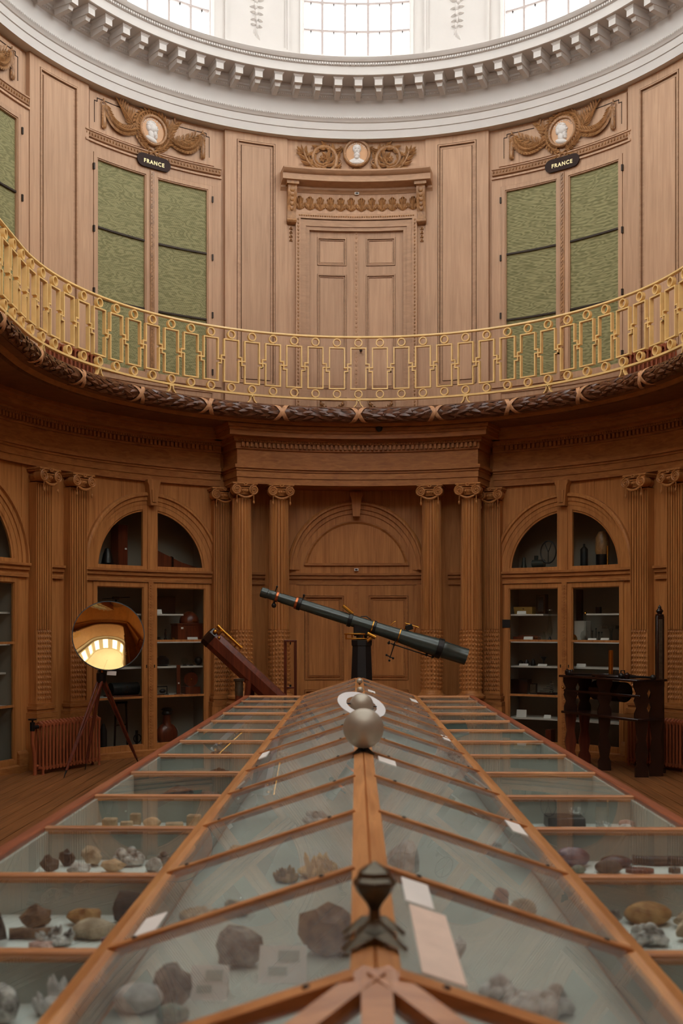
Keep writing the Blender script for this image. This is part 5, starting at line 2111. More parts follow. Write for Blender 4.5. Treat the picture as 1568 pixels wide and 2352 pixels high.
m('rock', -.74, 7.42, .10, .045, 'dark', 'dark mineral by the rail in the eighth left tray', group=GL)
m('rock', -.90, 7.42, .08, .03, 'brown', 'small brown mineral in the eighth left tray', group=GL)
m('rock', -.70, 8.15, .08, .045, 'dark', 'dark mineral by the rail in the ninth left tray', group=GL)
# right trays
m('cluster', .74, 2.30, .06, .06, 'grey', 'grey mineral at the lower right picture edge, front right tray', group=GR)
m('pebble', .80, 3.03, .13, .06, 'ochre', 'polished amber brown oval agate in the second right tray', group=GR)
m('cluster', .745, 2.83, .115, .075, 'greywhite', 'white crystal cluster with black spots in the second right tray', group=GR)
m('rock', .865, 2.86, .085, .06, 'beige', 'tan mineral at the right picture edge, second right tray', group=GR)
m('rock', .70, 3.03, .06, .04, 'grey', 'grey mineral against the rail, back of the second right tray', group=GR)
m('rock', .885, 2.99, .06, .045, 'beige', 'beige mineral beside the agate in the second right tray', group=GR)
m('pebble', .735, 3.755, .12, .065, 'purple', 'large polished mauve pebble by the rail in the third right tray', group=GR)
m('pebble', .835, 3.655, .09, .042, 'dark', 'dark polished pebble with a pale patch in the third right tray', group=GR)
m('pebble', .885, 3.755, .11, .036, 'plum', 'long plum coloured polished pebble in the third right tray', group=GR)
m('tablet', .94, 3.66, .095, .012, 'red', 'flat red brown polished stone in the third right tray', group=GR, dpt=.05)
m('log', 1.03, 3.77, .17, .045, 'black', 'black elongated stone at the right of the third right tray', group=GR, rz=-.12)
m('tablet', 1.055, 3.66, .04, .014, 'dark', 'small round dark stone at the right edge of the third right tray', group=GR)
m('pebble', .735, 3.65, .05, .026, 'green', 'small grey green stone below the mauve pebble, third right tray', group=GR)
m('block', .845, 4.47, .15, .05, 'black', 'black oblong mineral in the fourth right tray', group=GR)
m('crystals', .89, 4.47, .05, .04, 'clear', 'clear pointed crystal on the black oblong mineral, fourth right tray', group=GR, z=ZFL + .051)
m('slope_card', .87, 4.37, .11, .02, 'paper', 'white card before the black oblong mineral, fourth right tray', cat='card', group=None, dpt=.03, name='specimen_card')
m('crystals', 1.0, 4.46, .07, .04, 'clear', 'clear glassy crystals in the middle of the fourth right tray', group=GR)
m('lump', 1.10, 4.49, .07, .03, 'pink', 'pink stone at the right of the fourth right tray', group=GR)
m('lump', 1.075, 4.40, .06, .03, 'white', 'white stone in front of the pink one, fourth right tray', group=GR)
# under the roof, left
m('rock', -.395, 2.36, .09, .10, 'grey', 'tall grey brown mineral under the glass roof, front left', group=GCn)
m('rock', -.28, 2.64, .12, .10, 'grey', 'grey mineral between the two white cards under the roof', group=GCn)
m('rock', -.07, 2.74, .15, .13, 'brown', 'large brown mineral left of the ridge at the front', group=GCn)
m('slope_card', -.325, 2.42, .085, .06, 'paper', 'white printed card under the roof, left of the grey mineral', cat='card', group='printed cards under the roof', dpt=.06, name='specimen_card')
m('slope_card', -.17, 2.54, .11, .07, 'paper', 'white printed card under the roof, right of the grey mineral', cat='card', group='printed cards under the roof', dpt=.06, name='specimen_card')
for x, y, w in ((-.325, 2.42, .085), (-.17, 2.54, .11)):
    o = [q for q in bpy.data.objects if q.name.startswith('specimen_card') and abs(WL[q.name].x - x) < .01 and abs(WL[q.name].y - y) < .05][0]
    hh = .06 if w < .1 else .07
    for k in range(2):
        u0, u1 = ((.2, .42), (.55, .85))[k]
        c0, c1 = ((-.3, .1), (-.1, .35))[k]
        P_ = lambda c, u: (x + c * w, y - .03 + .06 * u - .0012, ZFL + .0015 + hh * u)
        MB().add([P_(c0, u0), P_(c1, u0), P_(c1, u1), P_(c0, u1)], [(0, 1, 2, 3)]).build('print_block', M['tray_wall'], o, smooth=False)
m('lump', -.46, 2.33, .11, .06, 'white', 'white rounded mineral in the front left corner under the roof', group=GCn)
m('lump', -.38, 2.27, .07, .035, 'green', 'green stone in front of the white one under the roof', group=GCn)
m('cluster', -.43, 3.04, .14, .06, 'beige', 'cream crystal cluster under the roof, second bay left', group=GCn)
m('rock', -.34, 3.1, .08, .05, 'beige', 'small cream mineral right of the cream cluster', group=GCn)
m('crystals', -.125, 3.58, .15, .09, 'yellow', 'yellow crystal group left of the ridge, third bay', group=GCn)
m('crystals', -.22, 3.5, .07, .06, 'ochre', 'small amber crystals beside the yellow group, third bay', group=GCn)
m('rock', -.42, 3.93, .07, .035, 'tan', 'small tan mineral under the roof, fourth bay left', group=GCn)
m('cluster', -.165, 4.52, .14, .085, 'greypale', 'pale mineral left of the ridge in the fifth bay', group=GCn)
# under the roof, right
m('crystals', .20, 2.62, .08, .13, 'white', 'tall white crystals right of the pink paper strip', group=GCn)
m('cluster', .385, 2.32, .17, .085, 'greypale', 'large grey white crystal cluster at the front right under the roof', group=GCn)
m('cluster', .31, 2.43, .09, .065, 'white', 'white crystal cluster left of the large grey white one', group=GCn)
m('rock', .16, 3.6, .12, .12, 'greypale', 'pale tall mineral right of the ridge, third bay', group=GCn)
m('lump', .47, 3.10, .08, .05, 'beige', 'small cream mineral under the roof, second bay right', group=GCn)
m('lump', .42, 3.2, .05, .06, 'pink', 'small pinkish mineral behind the cream one, second bay right', group=GCn)
m('cluster', .50, 3.98, .07, .05, 'greypale', 'small pale mineral under the roof, fourth bay right', group=GCn)
# ================================================================== GREEN REFRACTING TELESCOPE
TY = 12.0
tl, tr_ = Vector((-1.04, TY, 2.085)), Vector((1.202, TY, 1.373))
ax = (tr_ - tl).normalized()
TL = (tr_ - tl).length
tel = thing('refracting_telescope', (0.06, TY, 0), 'long dark green telescope on a black pedestal behind the case', 'telescope')
up_ = Vector((0, 1, 0)).cross(ax)
if up_.z < 0:
    up_ = -up_
TM = Matrix((Vector((0, -1, 0)).cross(ax).to_4d(), Vector((0, -1, 0)).to_4d(), ax.to_4d(), Vector((0, 0, 0, 1)))).transposed()
TM = Matrix.Translation(tl) @ Matrix((( up_.x, 0, ax.x, 0), (up_.y, -1, ax.y, 0), (up_.z, 0, ax.z, 0), (0, 0, 0, 1)))
tube_parts = MB().lathe([(.055, .24), (.056, .40), (.060, .42), (.064, .95), (.066, 1.15), (.068, 1.30), (.075, 1.55), (.104, 2.02), (.105, 2.05)], TM, 28)
tube_parts.build('tube', M['green_tube'], tel)
MB().lathe([(.085, 2.02), (.096, 2.10), (.094, 2.11), (.091, TL - .01), (.093, TL), (.084, TL), (.080, TL - .05), (.001, TL - .05)], TM, 28).build('dew_cap', M['green_tube'], tel)
MB().lathe([(.106, 2.01), (.112, 2.015), (.112, 2.07), (.106, 2.075)], TM, 28).build('objective_ring', M['iron'], tel)
ep_ = MB().lathe([(.001, 0), (.048, 0), (.056, .008), (.056, .075), (.050, .08), (.050, .11), (.053, .115), (.053, .16), (.050, .165), (.052, .25)], TM, 24)
ep_.build('eyepiece_end', M['green_tube'], tel)
for z, r in ((.185, .056), (.405, .064)):
    MB().lathe([(r, z - .014), (r + .004, z - .01), (r + .004, z + .012), (r, z + .016)], TM, 24).build('copper_band', M['copper'], tel)
for z, r, mt in ((.44, .066, 'iron'), (1.02, .071, 'iron'), (1.29, .074, 'iron'), (1.275, .076, 'brass'), (1.58, .083, 'brass')):
    MB().lathe([(r, z - .022 if mt == 'iron' else z - .007), (r + .005, z - .018 if mt == 'iron' else z - .005), (r + .005, z + .018 if mt == 'iron' else z + .005), (r, z + .022 if mt == 'iron' else z + .007)], TM, 24).build('tube_collar', M[mt], tel)
P = lambda u, h, y=0: tuple(TM @ Vector((h, y, u)))
k = MB().cyl(P(.17, -.05), P(.175, -.085), .012, 8)
k.ball(P(.18, -.10), .028, 12, 8)
k.build('focus_knob', M['iron'], tel)
for u in (.15, .46):
    s_ = MB().cyl(P(u, .05), P(u, .10), .007, 8)
    s_.ball(P(u, .105), .013, 8, 6)
    s_.build('sight', M['iron'], tel)
MB().cyl(P(.90, .125, .02), P(1.03, .075, .02), .020, 14).build('brass_lever', M['brass'], tel)
a_ = MB()
a_.tube([P(1.12, .07), P(1.18, .092), P(1.24, .07)], .006, 8)
a_.build('handle', M['iron'], tel)
fb_ = MB()
for u in (1.62, 1.73):
    fb_.cyl(P(u, .08), P(u, .15), .006, 8)
fb_.cyl(P(1.60, .15), P(1.76, .15), .006, 8)
fb_.tube([P(1.46, .07), P(1.48, .12), P(1.50, .135)], .005, 6)
fb_.build('finder_bracket', M['brass'], tel)
MB().bbox((0, 0, 0), (.06, .04, .08), .006, Matrix.Translation(Vector(P(1.67, .10))) @ Matrix.Rotation(rad(-17), 4, 'Y') @ Matrix.Rotation(rad(90), 4, 'Y') @ Matrix.Translation((-.05, -.02, -.04))).build('finder_body', M['iron'], tel)
rd = MB()
rd.cyl(P(1.52, -.11), P(2.0, -.115), .0065, 8)
for u in (1.50, 1.56, 1.93, 2.0):
    rd.ball(P(u, -.112), .016, 8, 6)
    rd.cyl(P(u, -.085), P(u, -.115), .006, 6)
rd.build('slow_motion_rod', M['iron'], tel)
hr = MB()
hr.cyl((.43, TY - .05, 1.56), (.365, TY - .05, 1.36), .006, 8)
hr.cyl((.33, TY - .05, 1.395), (.40, TY - .05, 1.36), .006, 8)
for p in ((.33, TY - .05, 1.395), (.40, TY - .05, 1.36), (.36, TY - .05, 1.335)):
    hr.ball(p, .013, 8, 6)
hr.build('hand_crank', M['iron'], tel)
# mount and pedestal
mo = MB()
mo.bbox((-.03, TY - .06, 1.60), (.15, TY + .06, 1.735), .01)
mo.cyl((.06, TY, 1.56), (.06, TY, 1.63), .06, 16)
mo.build('mount_head', M['iron'], tel)
mp_ = MB()
mp_.bbox((-.13, TY - .07, 1.615), (.10, TY + .07, 1.632), .004)
mp_.bbox((-.115, TY - .07, 1.565), (.17, TY + .07, 1.58), .004)
for x in (-.11, -.045, .08):
    mp_.cyl((x, TY - .05, 1.57), (x, TY - .05, 1.625), .008, 8)
mp_.cyl((.12, TY - .09, 1.63), (.21, TY - .09, 1.585), .022, 12)
mp_.cyl((.10, TY - .08, 1.53), (.18, TY - .08, 1.60), .018, 10)
mp_.build('brass_mount_plate', M['brass'], tel)
pdm = MB()
vs = []
for z, w in ((0, .19), (.02, .19), (.03, .165), (1.49, .103), (1.50, .112), (1.555, .115), (1.56, .10)):
    for q in range(8):
        t_ = rad(22.5 + 45 * q)
        vs.append((.06 + w * cos(t_) * 1.05, TY + w * sin(t_) * 1.05, z))
fs = [tuple(reversed(range(8)))] + [(i * 8 + j, i * 8 + (j + 1) % 8, (i + 1) * 8 + (j + 1) % 8, (i + 1) * 8 + j) for i in range(6) for j in range(8)] + [tuple(48 + j for j in range(8))]
pdm.add(vs, fs).build('pedestal', M['pedestal'], tel, angle=20)

# ================================================================== WOODEN REFLECTING TELESCOPE
wt = thing('wooden_telescope', (-1.25, 12.35, 0), 'mahogany octagonal box telescope leaning behind the far left corner of the case', 'telescope')
A_, B_ = Vector((-1.66, 12.35, 1.60)), Vector((-.80, 12.35, .80))
dx = (B_ - A_).normalized()
u_ = Vector((0, 1, 0)).cross(dx)
u_ = u_ if u_.z > 0 else -u_
L_ = (B_ - A_).length
WM = Matrix.Translation(A_) @ Matrix(((dx.x, 0, u_.x, 0), (dx.y, 1, u_.y, 0), (dx.z, 0, u_.z, 0), (0, 0, 0, 1)))
oc_ = [(-.105, -.05), (-.05, -.105), (.05, -.105), (.105, -.05), (.105, .05), (.05, .105), (-.05, .105), (-.105, .05)]
b = MB()
b.add([(.06, y, z) for y, z in oc_] + [(L_, y, z) for y, z in oc_], [tuple(range(8)), tuple(reversed(range(8, 16)))] + [(i, 8 + i, 8 + (i + 1) % 8, (i + 1) % 8) for i in range(8)], WM)
b.build('tube', M['mahog'], wt, angle=20)
c = MB()
c.add([(-.01, y * 1.03, z * 1.03) for y, z in oc_] + [(.07, y * 1.04, z * 1.04) for y, z in oc_] + [(-.03, y * .75, z * .75) for y, z in oc_], [tuple(reversed(range(16, 24))), tuple(reversed(range(8, 16)))] + [(i, 8 + i, 8 + (i + 1) % 8, (i + 1) % 8) for i in range(8)] + [(16 + i, i, (i + 1) % 8, 16 + (i + 1) % 8) for i in range(8)], WM)
c.build('tube_mouth', M['ebony'], wt, angle=20)
br_ = MB().ball(WM @ Vector((.03, -.08, .09)), .026, 12, 8)
br_.cyl(WM @ Vector((.07, -.06, .09)), WM @ Vector((.07, -.06, .145)), .02, 12)
br_.ball(WM @ Vector((.11, -.09, .07)), .018, 10, 6)
br_.build('brass_eyepiece', M['brass'], wt)
f_ = MB().cyl(WM @ Vector((.02, -.03, .155)), WM @ Vector((.36, -.03, .155)), .017, 12)
f_.cyl(WM @ Vector((.0, -.03, .155)), WM @ Vector((.03, -.03, .155)), .022, 12)
f_.cyl(WM @ Vector((.34, -.03, .155)), WM @ Vector((.37, -.03, .155)), .022, 12)
for u in (.08, .30):
    f_.cyl(WM @ Vector((u, -.03, .09)), WM @ Vector((u, -.03, .15)), .008, 8)
f_.build('finder_tube', M['brass'], wt)
s_ = MB()
for sg in (-1, 1):
    s_.beam((-1.2 + .1 * sg, 12.35 + sg * .15, 0), (-1.2, 12.35 + sg * .09, 1.1), .05, .05)
s_.beam((-.72, 12.35, 0), (-.84, 12.35, .86), .06, .06)
s_.build('stand', M['mahog'], wt)
ds = thing('dark_stand', (-1.264, 11.85, 0), 'short dark turned post in front of the outer left column base', 'stand')
MB().lathe([(.09, 0), (.09, .03), (.05, .06), (.045, .86), (.05, .88), (.042, .9), (.042, .96)], Matrix.Translation((-1.264, 11.85, 0)), 20).build('post', M['mahog'], ds)
MB().lathe([(.044, .96), (.046, 1.05), (.043, 1.06), (.045, 1.115), (.058, 1.12), (.058, 1.14), (.001, 1.145)], Matrix.Translation((-1.264, 11.85, 0)), 20).build('cap', M['bronze'], ds)
wf = thing('open_frame', (-.763, 12.75, 0), 'narrow upright mahogany frame, open in the middle, beside the inner left column', 'frame')
q = MB()
for sg in (-1, 1):
    q.bbox((-.763 + sg * .058 - .016, 12.73, 0.02), (-.763 + sg * .058 + .016, 12.77, 1.535), .003)
q.bbox((-.763 - .075, 12.725, 1.525), (-.763 + .075, 12.775, 1.548), .003)
q.bbox((-.763 - .05, 12.73, .985), (-.763 + .05, 12.77, 1.005), .003)
q.build('frame_posts', M['mahog'], wf, smooth=False)
q = MB()
q.cyl((-.763, 12.75, 1.53), (-.763, 12.75, 1.495), .007, 8)
q.cyl((-.763, 12.75, 1.0), (-.763, 12.75, 1.03), .012, 8)
q.build('fittings', M['iron'], wf)
MB().bbox((-.868, 12.63, 0), (-.658, 12.87, .03), .004).build('foot', M['mahog'], wf, smooth=False)

# ================================================================== BRASS MIRROR ON TRIPOD
MC = Vector((-2.936, 13.0, 1.597))
mir = thing('burning_mirror', (-3.02, 13.0, 0), 'large round polished brass mirror on a wooden tripod at the left', 'mirror')
Rm, Rc = .416, 1.19
to = (Vector((0, 0, 1.7)) - MC)
to.normalize()
yaw_ = math.atan2(to.x, -to.y)
# facing slightly to the right of the viewer and a little upwards
F = Matrix.Translation(MC) @ Matrix.Rotation(yaw_ + rad(1), 4, 'Z') @ Matrix.Rotation(rad(90 - 13), 4, 'X')
sag = Rc - sqrt(Rc * Rc - Rm * Rm)
prof = []
for i in range(19):
    r = Rm * i / 18
    prof.append((max(r, .0005), -(sag - (Rc - sqrt(Rc * Rc - r * r)))))
back = [(r, z - .012) for r, z in reversed(prof)]
dish = MB().lathe(prof + back, F, 72)
dish.build('mirror_dish', M['brass_polished'], mir, angle=60)
MB().lathe([(Rm - .002, -.012), (Rm + .006, -.012), (Rm + .006, .008), (Rm - .004, .008), (Rm - .002, -.012)], F, 72).build('mirror_rim', M['iron'], mir)
hub = Vector((-3.02, 13.0, 1.13))
hb = MB()
hb.cyl((hub.x, hub.y + .05, hub.z), (hub.x, hub.y + .05, 1.3), .02, 12)
hb.lathe([(.05, -.09), (.06, -.06), (.06, .02), (.03, .04), (.025, .1)], Matrix.Translation(hub), 16)
hb.cyl((hub.x, hub.y + .12, 1.28), (MC.x, MC.y + .13, 1.55), .016, 10)
hb.tube([(hub.x, hub.y + .05, 1.15), (hub.x, hub.y + .12, 1.3)], .02, 10)
hb.build('tripod_head', M['iron'], mir)
MB().cyl((hub.x + .02, hub.y - .05, 1.16), (hub.x + .02, hub.y - .05, 1.23), .012, 10).build('clamp_screw', M['brass'], mir)
for x, y in ((-3.29, 12.33), (-2.70, 13.62), (-3.22, 13.02)):
    L2 = MB()
    f = Vector((x, y, 0))
    mid = hub + (f - hub) * .55
    d = (f - hub).normalized()
    sd = d.cross(Vector((0, 0, 1))).normalized()
    for sg in (-1, 1):
        L2.tube([hub + sd * sg * .03 + Vector((0, 0, -.03)), hub + (f - hub) * .86 + sd * sg * .008], [.016, .014], 8)
    L2.tube([hub + (f - hub) * .6, hub + (f - hub) * .93], [.013, .015], 8)
    lg = L2.build('tripod_leg', M['mahog'], mir)
    MB().tube([hub + (f - hub) * .92, f], [.012, .003], 8).build('spike', M['iron'], lg)
cd = MB().bbox((-.055, -.004, -.025), (.055, .004, .025), .001, Matrix.Translation((-2.88, 12.92, 1.155)) @ Matrix.Rotation(rad(4), 4, 'Y'))
cd.build('hanging_card', M['paper'], mir, label='small white card under the mirror')

# ================================================================== DARK MACHINE AT THE RIGHT
mc = thing('wooden_machine', (3.02, 13.05, 0), 'dark polished wooden machine table with shaped legs at the right', 'machine')
E0, E1 = Vector((2.70, 13.68, 0)), Vector((3.27, 12.50, 0))
ex = (E1 - E0).normalized()
ey = Vector((-ex.y, ex.x, 0))
MM = Matrix(((ex.x, ey.x, 0, E0.x), (ex.y, ey.y, 0, E0.y), (0, 0, 1, 0), (0, 0, 0, 1)))
LM = (E1 - E0).length
legp = [(-.075, 0), (.075, 0), (.075, .1), (.05, .16), (.07, .28), (.045, .42), (.065, .56), (.07, .64), (-.07, .64), (-.065, .56), (-.045, .42), (-.07, .28), (-.05, .16), (-.075, .1)]
upp = [(-.08, .66), (.08, .66), (.08, .72), (.055, .78), (.085, .86), (.06, .95), (.09, 1.02), (.09, 1.085), (-.09, 1.085), (-.09, 1.02), (-.06, .95), (-.085, .86), (-.055, .78), (-.08, .72)]
for i, (u, mt) in enumerate(((.0, 'mahog'), (.5, 'ebony'), (1.0, 'ebony'))):
    for yy in ((-.05, .16) if i != 1 else (-.05,)):
        Mx = MM @ Matrix.Translation((u * LM, yy, 0)) @ (Matrix.Rotation(rad(62), 4, 'Z') if True else Matrix())
        MB().prism(legp, -.022, .022, Mx).build('leg', M[mt], mc, smooth=False)
        MB().prism(upp, -.022, .022, Mx).build('upper_bracket', M['ebony'], mc, smooth=False)
s_ = MB().bbox((-.05, -.16, .635), (LM + .06, .22, .665), .006, MM)
s_.build('middle_shelf', M['ebony'], mc)
s_ = MB().bbox((-.06, -.19, 1.08), (LM + .08, .26, 1.108), .008, MM)
s_.build('table_top', M['ebony'], mc)
s_ = MB().bbox((-.05, -.12, .90), (LM + .05, -.10, .93), .004, MM)
s_.build('side_rail', M['ebony'], mc)
dm = MB().cyl(MM @ Vector((LM * .22, .12, .93)), MM @ Vector((LM * .62, .12, .93)), .12, 24)
dm.build('drum', M['ebony'], mc)
dm = MB().cyl(MM @ Vector((.1, -.12, 1.125)), MM @ Vector((LM + .2, -.05, 1.135)), .014, 10)
for u in (.05, LM * .75, LM + .2):
    dm.ball(MM @ Vector((u, -.1 + .03 * u, 1.135)), .035, 12, 8)
dm.build('shaft_rod', M['iron'], mc)
wh = MB()
n = 28
wh.tube([MM @ Vector((LM * .55 + .3 * cos(2 * pi * j / n), .03 + .2 * sin(2 * pi * j / n), 1.125)) for j in range(n + 1)], .014, 8)
wh.lathe([(.001, .0), (.22, 0), (.22, .012), (.001, .012)], MM @ Matrix.Translation((LM * .55, .03, 1.108)), 28)
wh.build('turntable', M['ebony'], mc)
for i, (u, v, h) in enumerate(((.40, .15, .30), (.445, .10, .29))):
    MB().cyl(MM @ Vector((u * LM, v, 1.12)), MM @ Vector((u * LM, v, 1.12 + h)), .026, 14).build('brass_cylinder', M['brass'], mc)
for u in (.56, .66):
    hp = MB().tube([MM @ Vector((u * LM - .04, .05, 1.12)), MM @ Vector((u * LM - .03, .05, 1.19)), MM @ Vector((u * LM + .03, .05, 1.19)), MM @ Vector((u * LM + .04, .05, 1.12))], .007, 8)
    hp.build('handle', M['iron'], mc)
for u, r in ((.0, .03), (.07, .022), (.86, .03)):
    MB().lathe([(.02, 0), (r, .02), (r, .05), (.012, .07), (.001, .075)], MM @ Matrix.Translation((u * LM, -.1, 1.107)), 14).build('turned_knob', M['ebony'], mc)
MB().ball(MM @ Vector((-.02, -.15, .95)), .018, 10, 6).build('brass_knob', M['brass'], mc)
pt = thing('tall_post', (3.54, 12.88, 0), 'tall dark post with a pointed finial behind the dark machine', 'post')
MB().bbox((3.495, 12.84, 0), (3.585, 12.92, 1.83), .006).build('post_body', M['ebony'], pt)
MB().bbox((3.52, 12.833, 1.05), (3.56, 12.84, 1.79), .001).build('grey_strip', M['bronze'], pt)
MB().lathe([(.05, 1.83), (.05, 1.845), (.025, 1.855), (.045, 1.885), (.03, 1.905), (.018, 1.92), (.022, 1.93), (.001, 1.96)], Matrix.Translation((3.54, 12.88, 0)), 16).build('finial', M['ebony'], pt)
MB().bbox((3.48, 12.82, 0), (3.60, 12.94, .05), .008).build('foot', M['ebony'], pt)

# ================================================================== THINGS IN THE CABINETS
def CF(ac, s, z, r=4.72):
    return frame_at(ac + s * KD, z, r)


def item(name, ac, s, z, parts, lab, cat, r=4.72, group=None):
    F = CF(ac, s, z, r)
    t = thing(name, tuple(F.translation), lab, cat, group)
    for nm, mat, fn in parts:
        mb = MB()
        fn(mb, F)
        mb.build(nm, M[mat], t)
    return t


def solo(name, ac, s, z, mat, fn, lab, cat, r=4.72, group=None):
    mb = MB()
    fn(mb, CF(ac, s, z, r))
    return mb.build(name, M[mat], None, label=lab, cat=cat, group=group)


Lc, Rc_ = -38.5, 38.5
Z1, Z2, Z3, Z4, Z5, ZF0, ZU = 1.8765, 1.5065, 1.1665, .7765, .4615, .0705, 2.4005
bx = lambda w, d, h, x=0, y=0, z=0, b=.003: (lambda mb, F: mb.bbox((x - w / 2, y - d / 2, z), (x + w / 2, y + d / 2, z + h), b, F))
lt = lambda prof, n=18, x=0, y=0, z=0: (lambda mb, F: mb.lathe(prof, F @ Matrix.Translation((x, y, z)), n))


def card(ac, s, z, w, h, lab, r=4.58):
    def fn(mb, F):
        mb.add([(-w / 2, 0, 0), (w / 2, 0, 0), (w / 2, .02, h), (-w / 2, .02, h), (-w / 2, .035, 0), (w / 2, .035, 0)], [(0, 1, 2, 3), (0, 4, 5, 1), (3, 2, 5, 4), (0, 3, 4), (1, 5, 2)], F)
    return solo('label_card', ac, s, z, 'paper', fn, lab, 'card', r, 'white label cards in the cabinets')


# left cabinet
item('brimmed_lamp', Lc, -.443, ZU, [('shade', 'iron', lt([(.115, .1), (.118, .115), (.08, .14), (.06, .25), (.03, .33), (.001, .345)])), ('stem', 'iron', lt([(.05, 0), (.05, .02), (.02, .03), (.02, .11)]))], 'dark brimmed lamp in the arch of the left cabinet', 'lamp')
item('sloping_box', Lc, .50, ZU, [('body', 'mahog', lambda mb, F: mb.prism([(-.3, 0), (.28, 0), (.28, .12), (.05, .18), (-.3, .33)], -.12, .12, F)), ('strap', 'ebony', lambda mb, F: mb.prism([(-.1, 0), (-.07, 0), (-.07, .245), (-.1, .26)], -.125, .125, F))], 'long dark sloping wooden box in the right arch of the left cabinet', 'box')
item('tall_case', Lc, -.22, ZU, [('body', 'mahog', bx(.14, .2, .66, y=.1)), ('tag', 'paper', bx(.03, .004, .022, x=.04, y=-.003, z=.33, b=.001))], 'tall dark case with a small tag in the left arch of the left cabinet', 'case')
item('balance', Lc, -.32, Z1, [('beam', 'iron', lambda mb, F: (mb.cyl(F @ Vector((-.21, 0, .19)), F @ Vector((.21, 0, .22)), .006, 8), mb.bbox((-.05, -.02, .185), (.04, .02, .225), .003, F))), ('pillar', 'iron', lt([(.06, 0), (.06, .01), (.012, .03), (.012, .2)]))], 'thin dark balance above the brass mirror in the left cabinet', 'instrument')
solo('dark_chest', Lc, .33, Z1, 'ebony', bx(.40, .22, .24, y=.12), 'dark wooden chest on the top shelf of the left cabinet', 'box')
card(Lc, .20, Z1, .13, .06, 'white card on the top shelf of the left cabinet')
item('half_globe', Lc, .70, Z2 + .245, [('dome', 'mahog', lt([(.135, 0), (.138, .03), (.125, .08), (.09, .13), (.04, .16), (.001, .165)], 24)), ('handle', 'brass', bx(.07, .01, .012, x=.03, y=-.14, z=.02))], 'brown domed lid resting on the wooden box in the left cabinet', 'lid')
item('wooden_box', Lc, .67, Z2, [('body', 'mahog', bx(.37, .24, .22)), ('lid', 'mahog', bx(.39, .26, .022, z=.22)), ('tag', 'paper', bx(.034, .003, .026, x=-.12, y=-.122, z=.165, b=.001))], 'reddish wooden box with a small tag in the left cabinet', 'box')
card(Lc, .68, Z2, .15, .055, 'white card before the reddish wooden box', 4.53)
solo('turned_pin', Lc, .345, Z2, 'ebony', lt([(.022, 0), (.022, .03), (.012, .05), (.017, .1), (.008, .14), (.014, .155), (.001, .17)]), 'dark turned wooden pin beside the reddish box', 'instrument', 4.66)
solo('dark_pan', Lc, .25, Z2, 'iron', lt([(.03, 0), (.045, .03), (.055, .035), (.02, .05), (.055, .06), (.001, .065)]), 'small dark pan on the second shelf of the left cabinet', 'instrument', 4.66)
solo('brass_cup', Lc, .435, Z2, 'brass', lt([(.012, 0), (.014, .035), (.016, .045), (.012, .045)]), 'tiny brass cup in front of the reddish box', 'cup', 4.6)
item('dark_jar', Lc, .33, Z3, [('jar', 'iron', lt([(.07, 0), (.095, .03), (.095, .09), (.06, .125), (.05, .13)], 20)), ('lid', 'iron', lt([(.055, .13), (.05, .14), (.001, .145)]))], 'squat dark jar on the third shelf of the left cabinet', 'jar')
for i, (s, rr) in enumerate(((.63, .05), (.72, .035), (.82, .055))):
    item('small_globe', Lc, s, Z3, [('globe', 'clear' if i < 2 else 'iron', lambda mb, F, rr=rr: mb.ball((0, 0, rr + .012), rr, 14, 10, M=F)), ('base', 'iron', lt([(.03, 0), (.03, .008), (.01, .014)]))], ['glass ball on the third shelf, left of three small globes', 'smallest of three small globes on the third shelf', 'dark ball on the third shelf, right of three small globes'][i], 'globe', 4.7, 'small globes in the left cabinet')
item('upright_rule', Lc, .48, Z4, [('rule', 'mahog', bx(.055, .02, .41)), ('tag', 'paper', bx(.022, .003, .02, y=-.011, z=.15, b=.001)), ('foot', 'mahog', bx(.1, .06, .015))], 'upright wooden rule with a tag on the fourth shelf', 'instrument', 4.55)
item('dial_on_box', Lc, .72, Z4, [('box', 'mahog', bx(.22, .18, .1)), ('disc', 'mahog', lambda mb, F: mb.cyl(F @ Vector((0, -.02, .2)), F @ Vector((0, .01, .2)), .1, 24)), ('knob', 'brass', lambda mb, F: mb.ball((0, -.03, .2), .012, 8, 6, M=F))], 'dark round dial standing on a wooden box, fourth shelf', 'instrument')
item('wire_frame', Lc, .30, Z4, [('frame', 'iron', lambda mb, F: (mb.tube([F @ Vector(p) for p in ((-.1, 0, .01), (-.1, 0, .11), (.1, 0, .11), (.1, 0, .01))], .009, 8), mb.bbox((-.11, -.04, 0), (.11, .04, .012), .003, F))), ('coil', 'iron', lambda mb, F: mb.ball((.03, -.01, .05), (.05, .03, .03), 12, 8, M=F))], 'low dark wire frame on the fourth shelf of the left cabinet', 'instrument')
solo('flat_board', Lc, .17, Z4, 'mahog', bx(.2, .05, .014, x=.02), 'flat wooden board lying on the fourth shelf', 'board', 4.585)
item('round_flask', Lc, .39, ZF0, [('body', 'mahog', lambda mb, F: mb.ball((0, 0, .16), (.16, .09, .16), 20, 14, M=F)), ('neck', 'mahog', lt([(.07, .27), (.055, .33), (.05, .42), (.06, .44)])), ('collar', 'iron', lt([(.062, .43), (.075, .45), (.06, .48), (.085, .50), (.05, .53), (.001, .535)]))], 'big brown round flask at the bottom of the left cabinet', 'flask')
item('black_cylinder', Lc, -.21, Z4, [('barrel', 'black', lambda mb, F: mb.cyl(F @ Vector((-.2, 0, .1)), F @ Vector((.2, 0, .1)), .085, 24)), ('board', 'mahog', bx(.5, .2, .018)), ('studs', 'brass', lambda mb, F: [mb.ball((x, -.087, z), .006, 8, 5, M=F) for x, z in ((.0, .13), (-.03, .06), (.0, .06))])], 'black horizontal cylinder on a board behind the tripod legs', 'instrument')
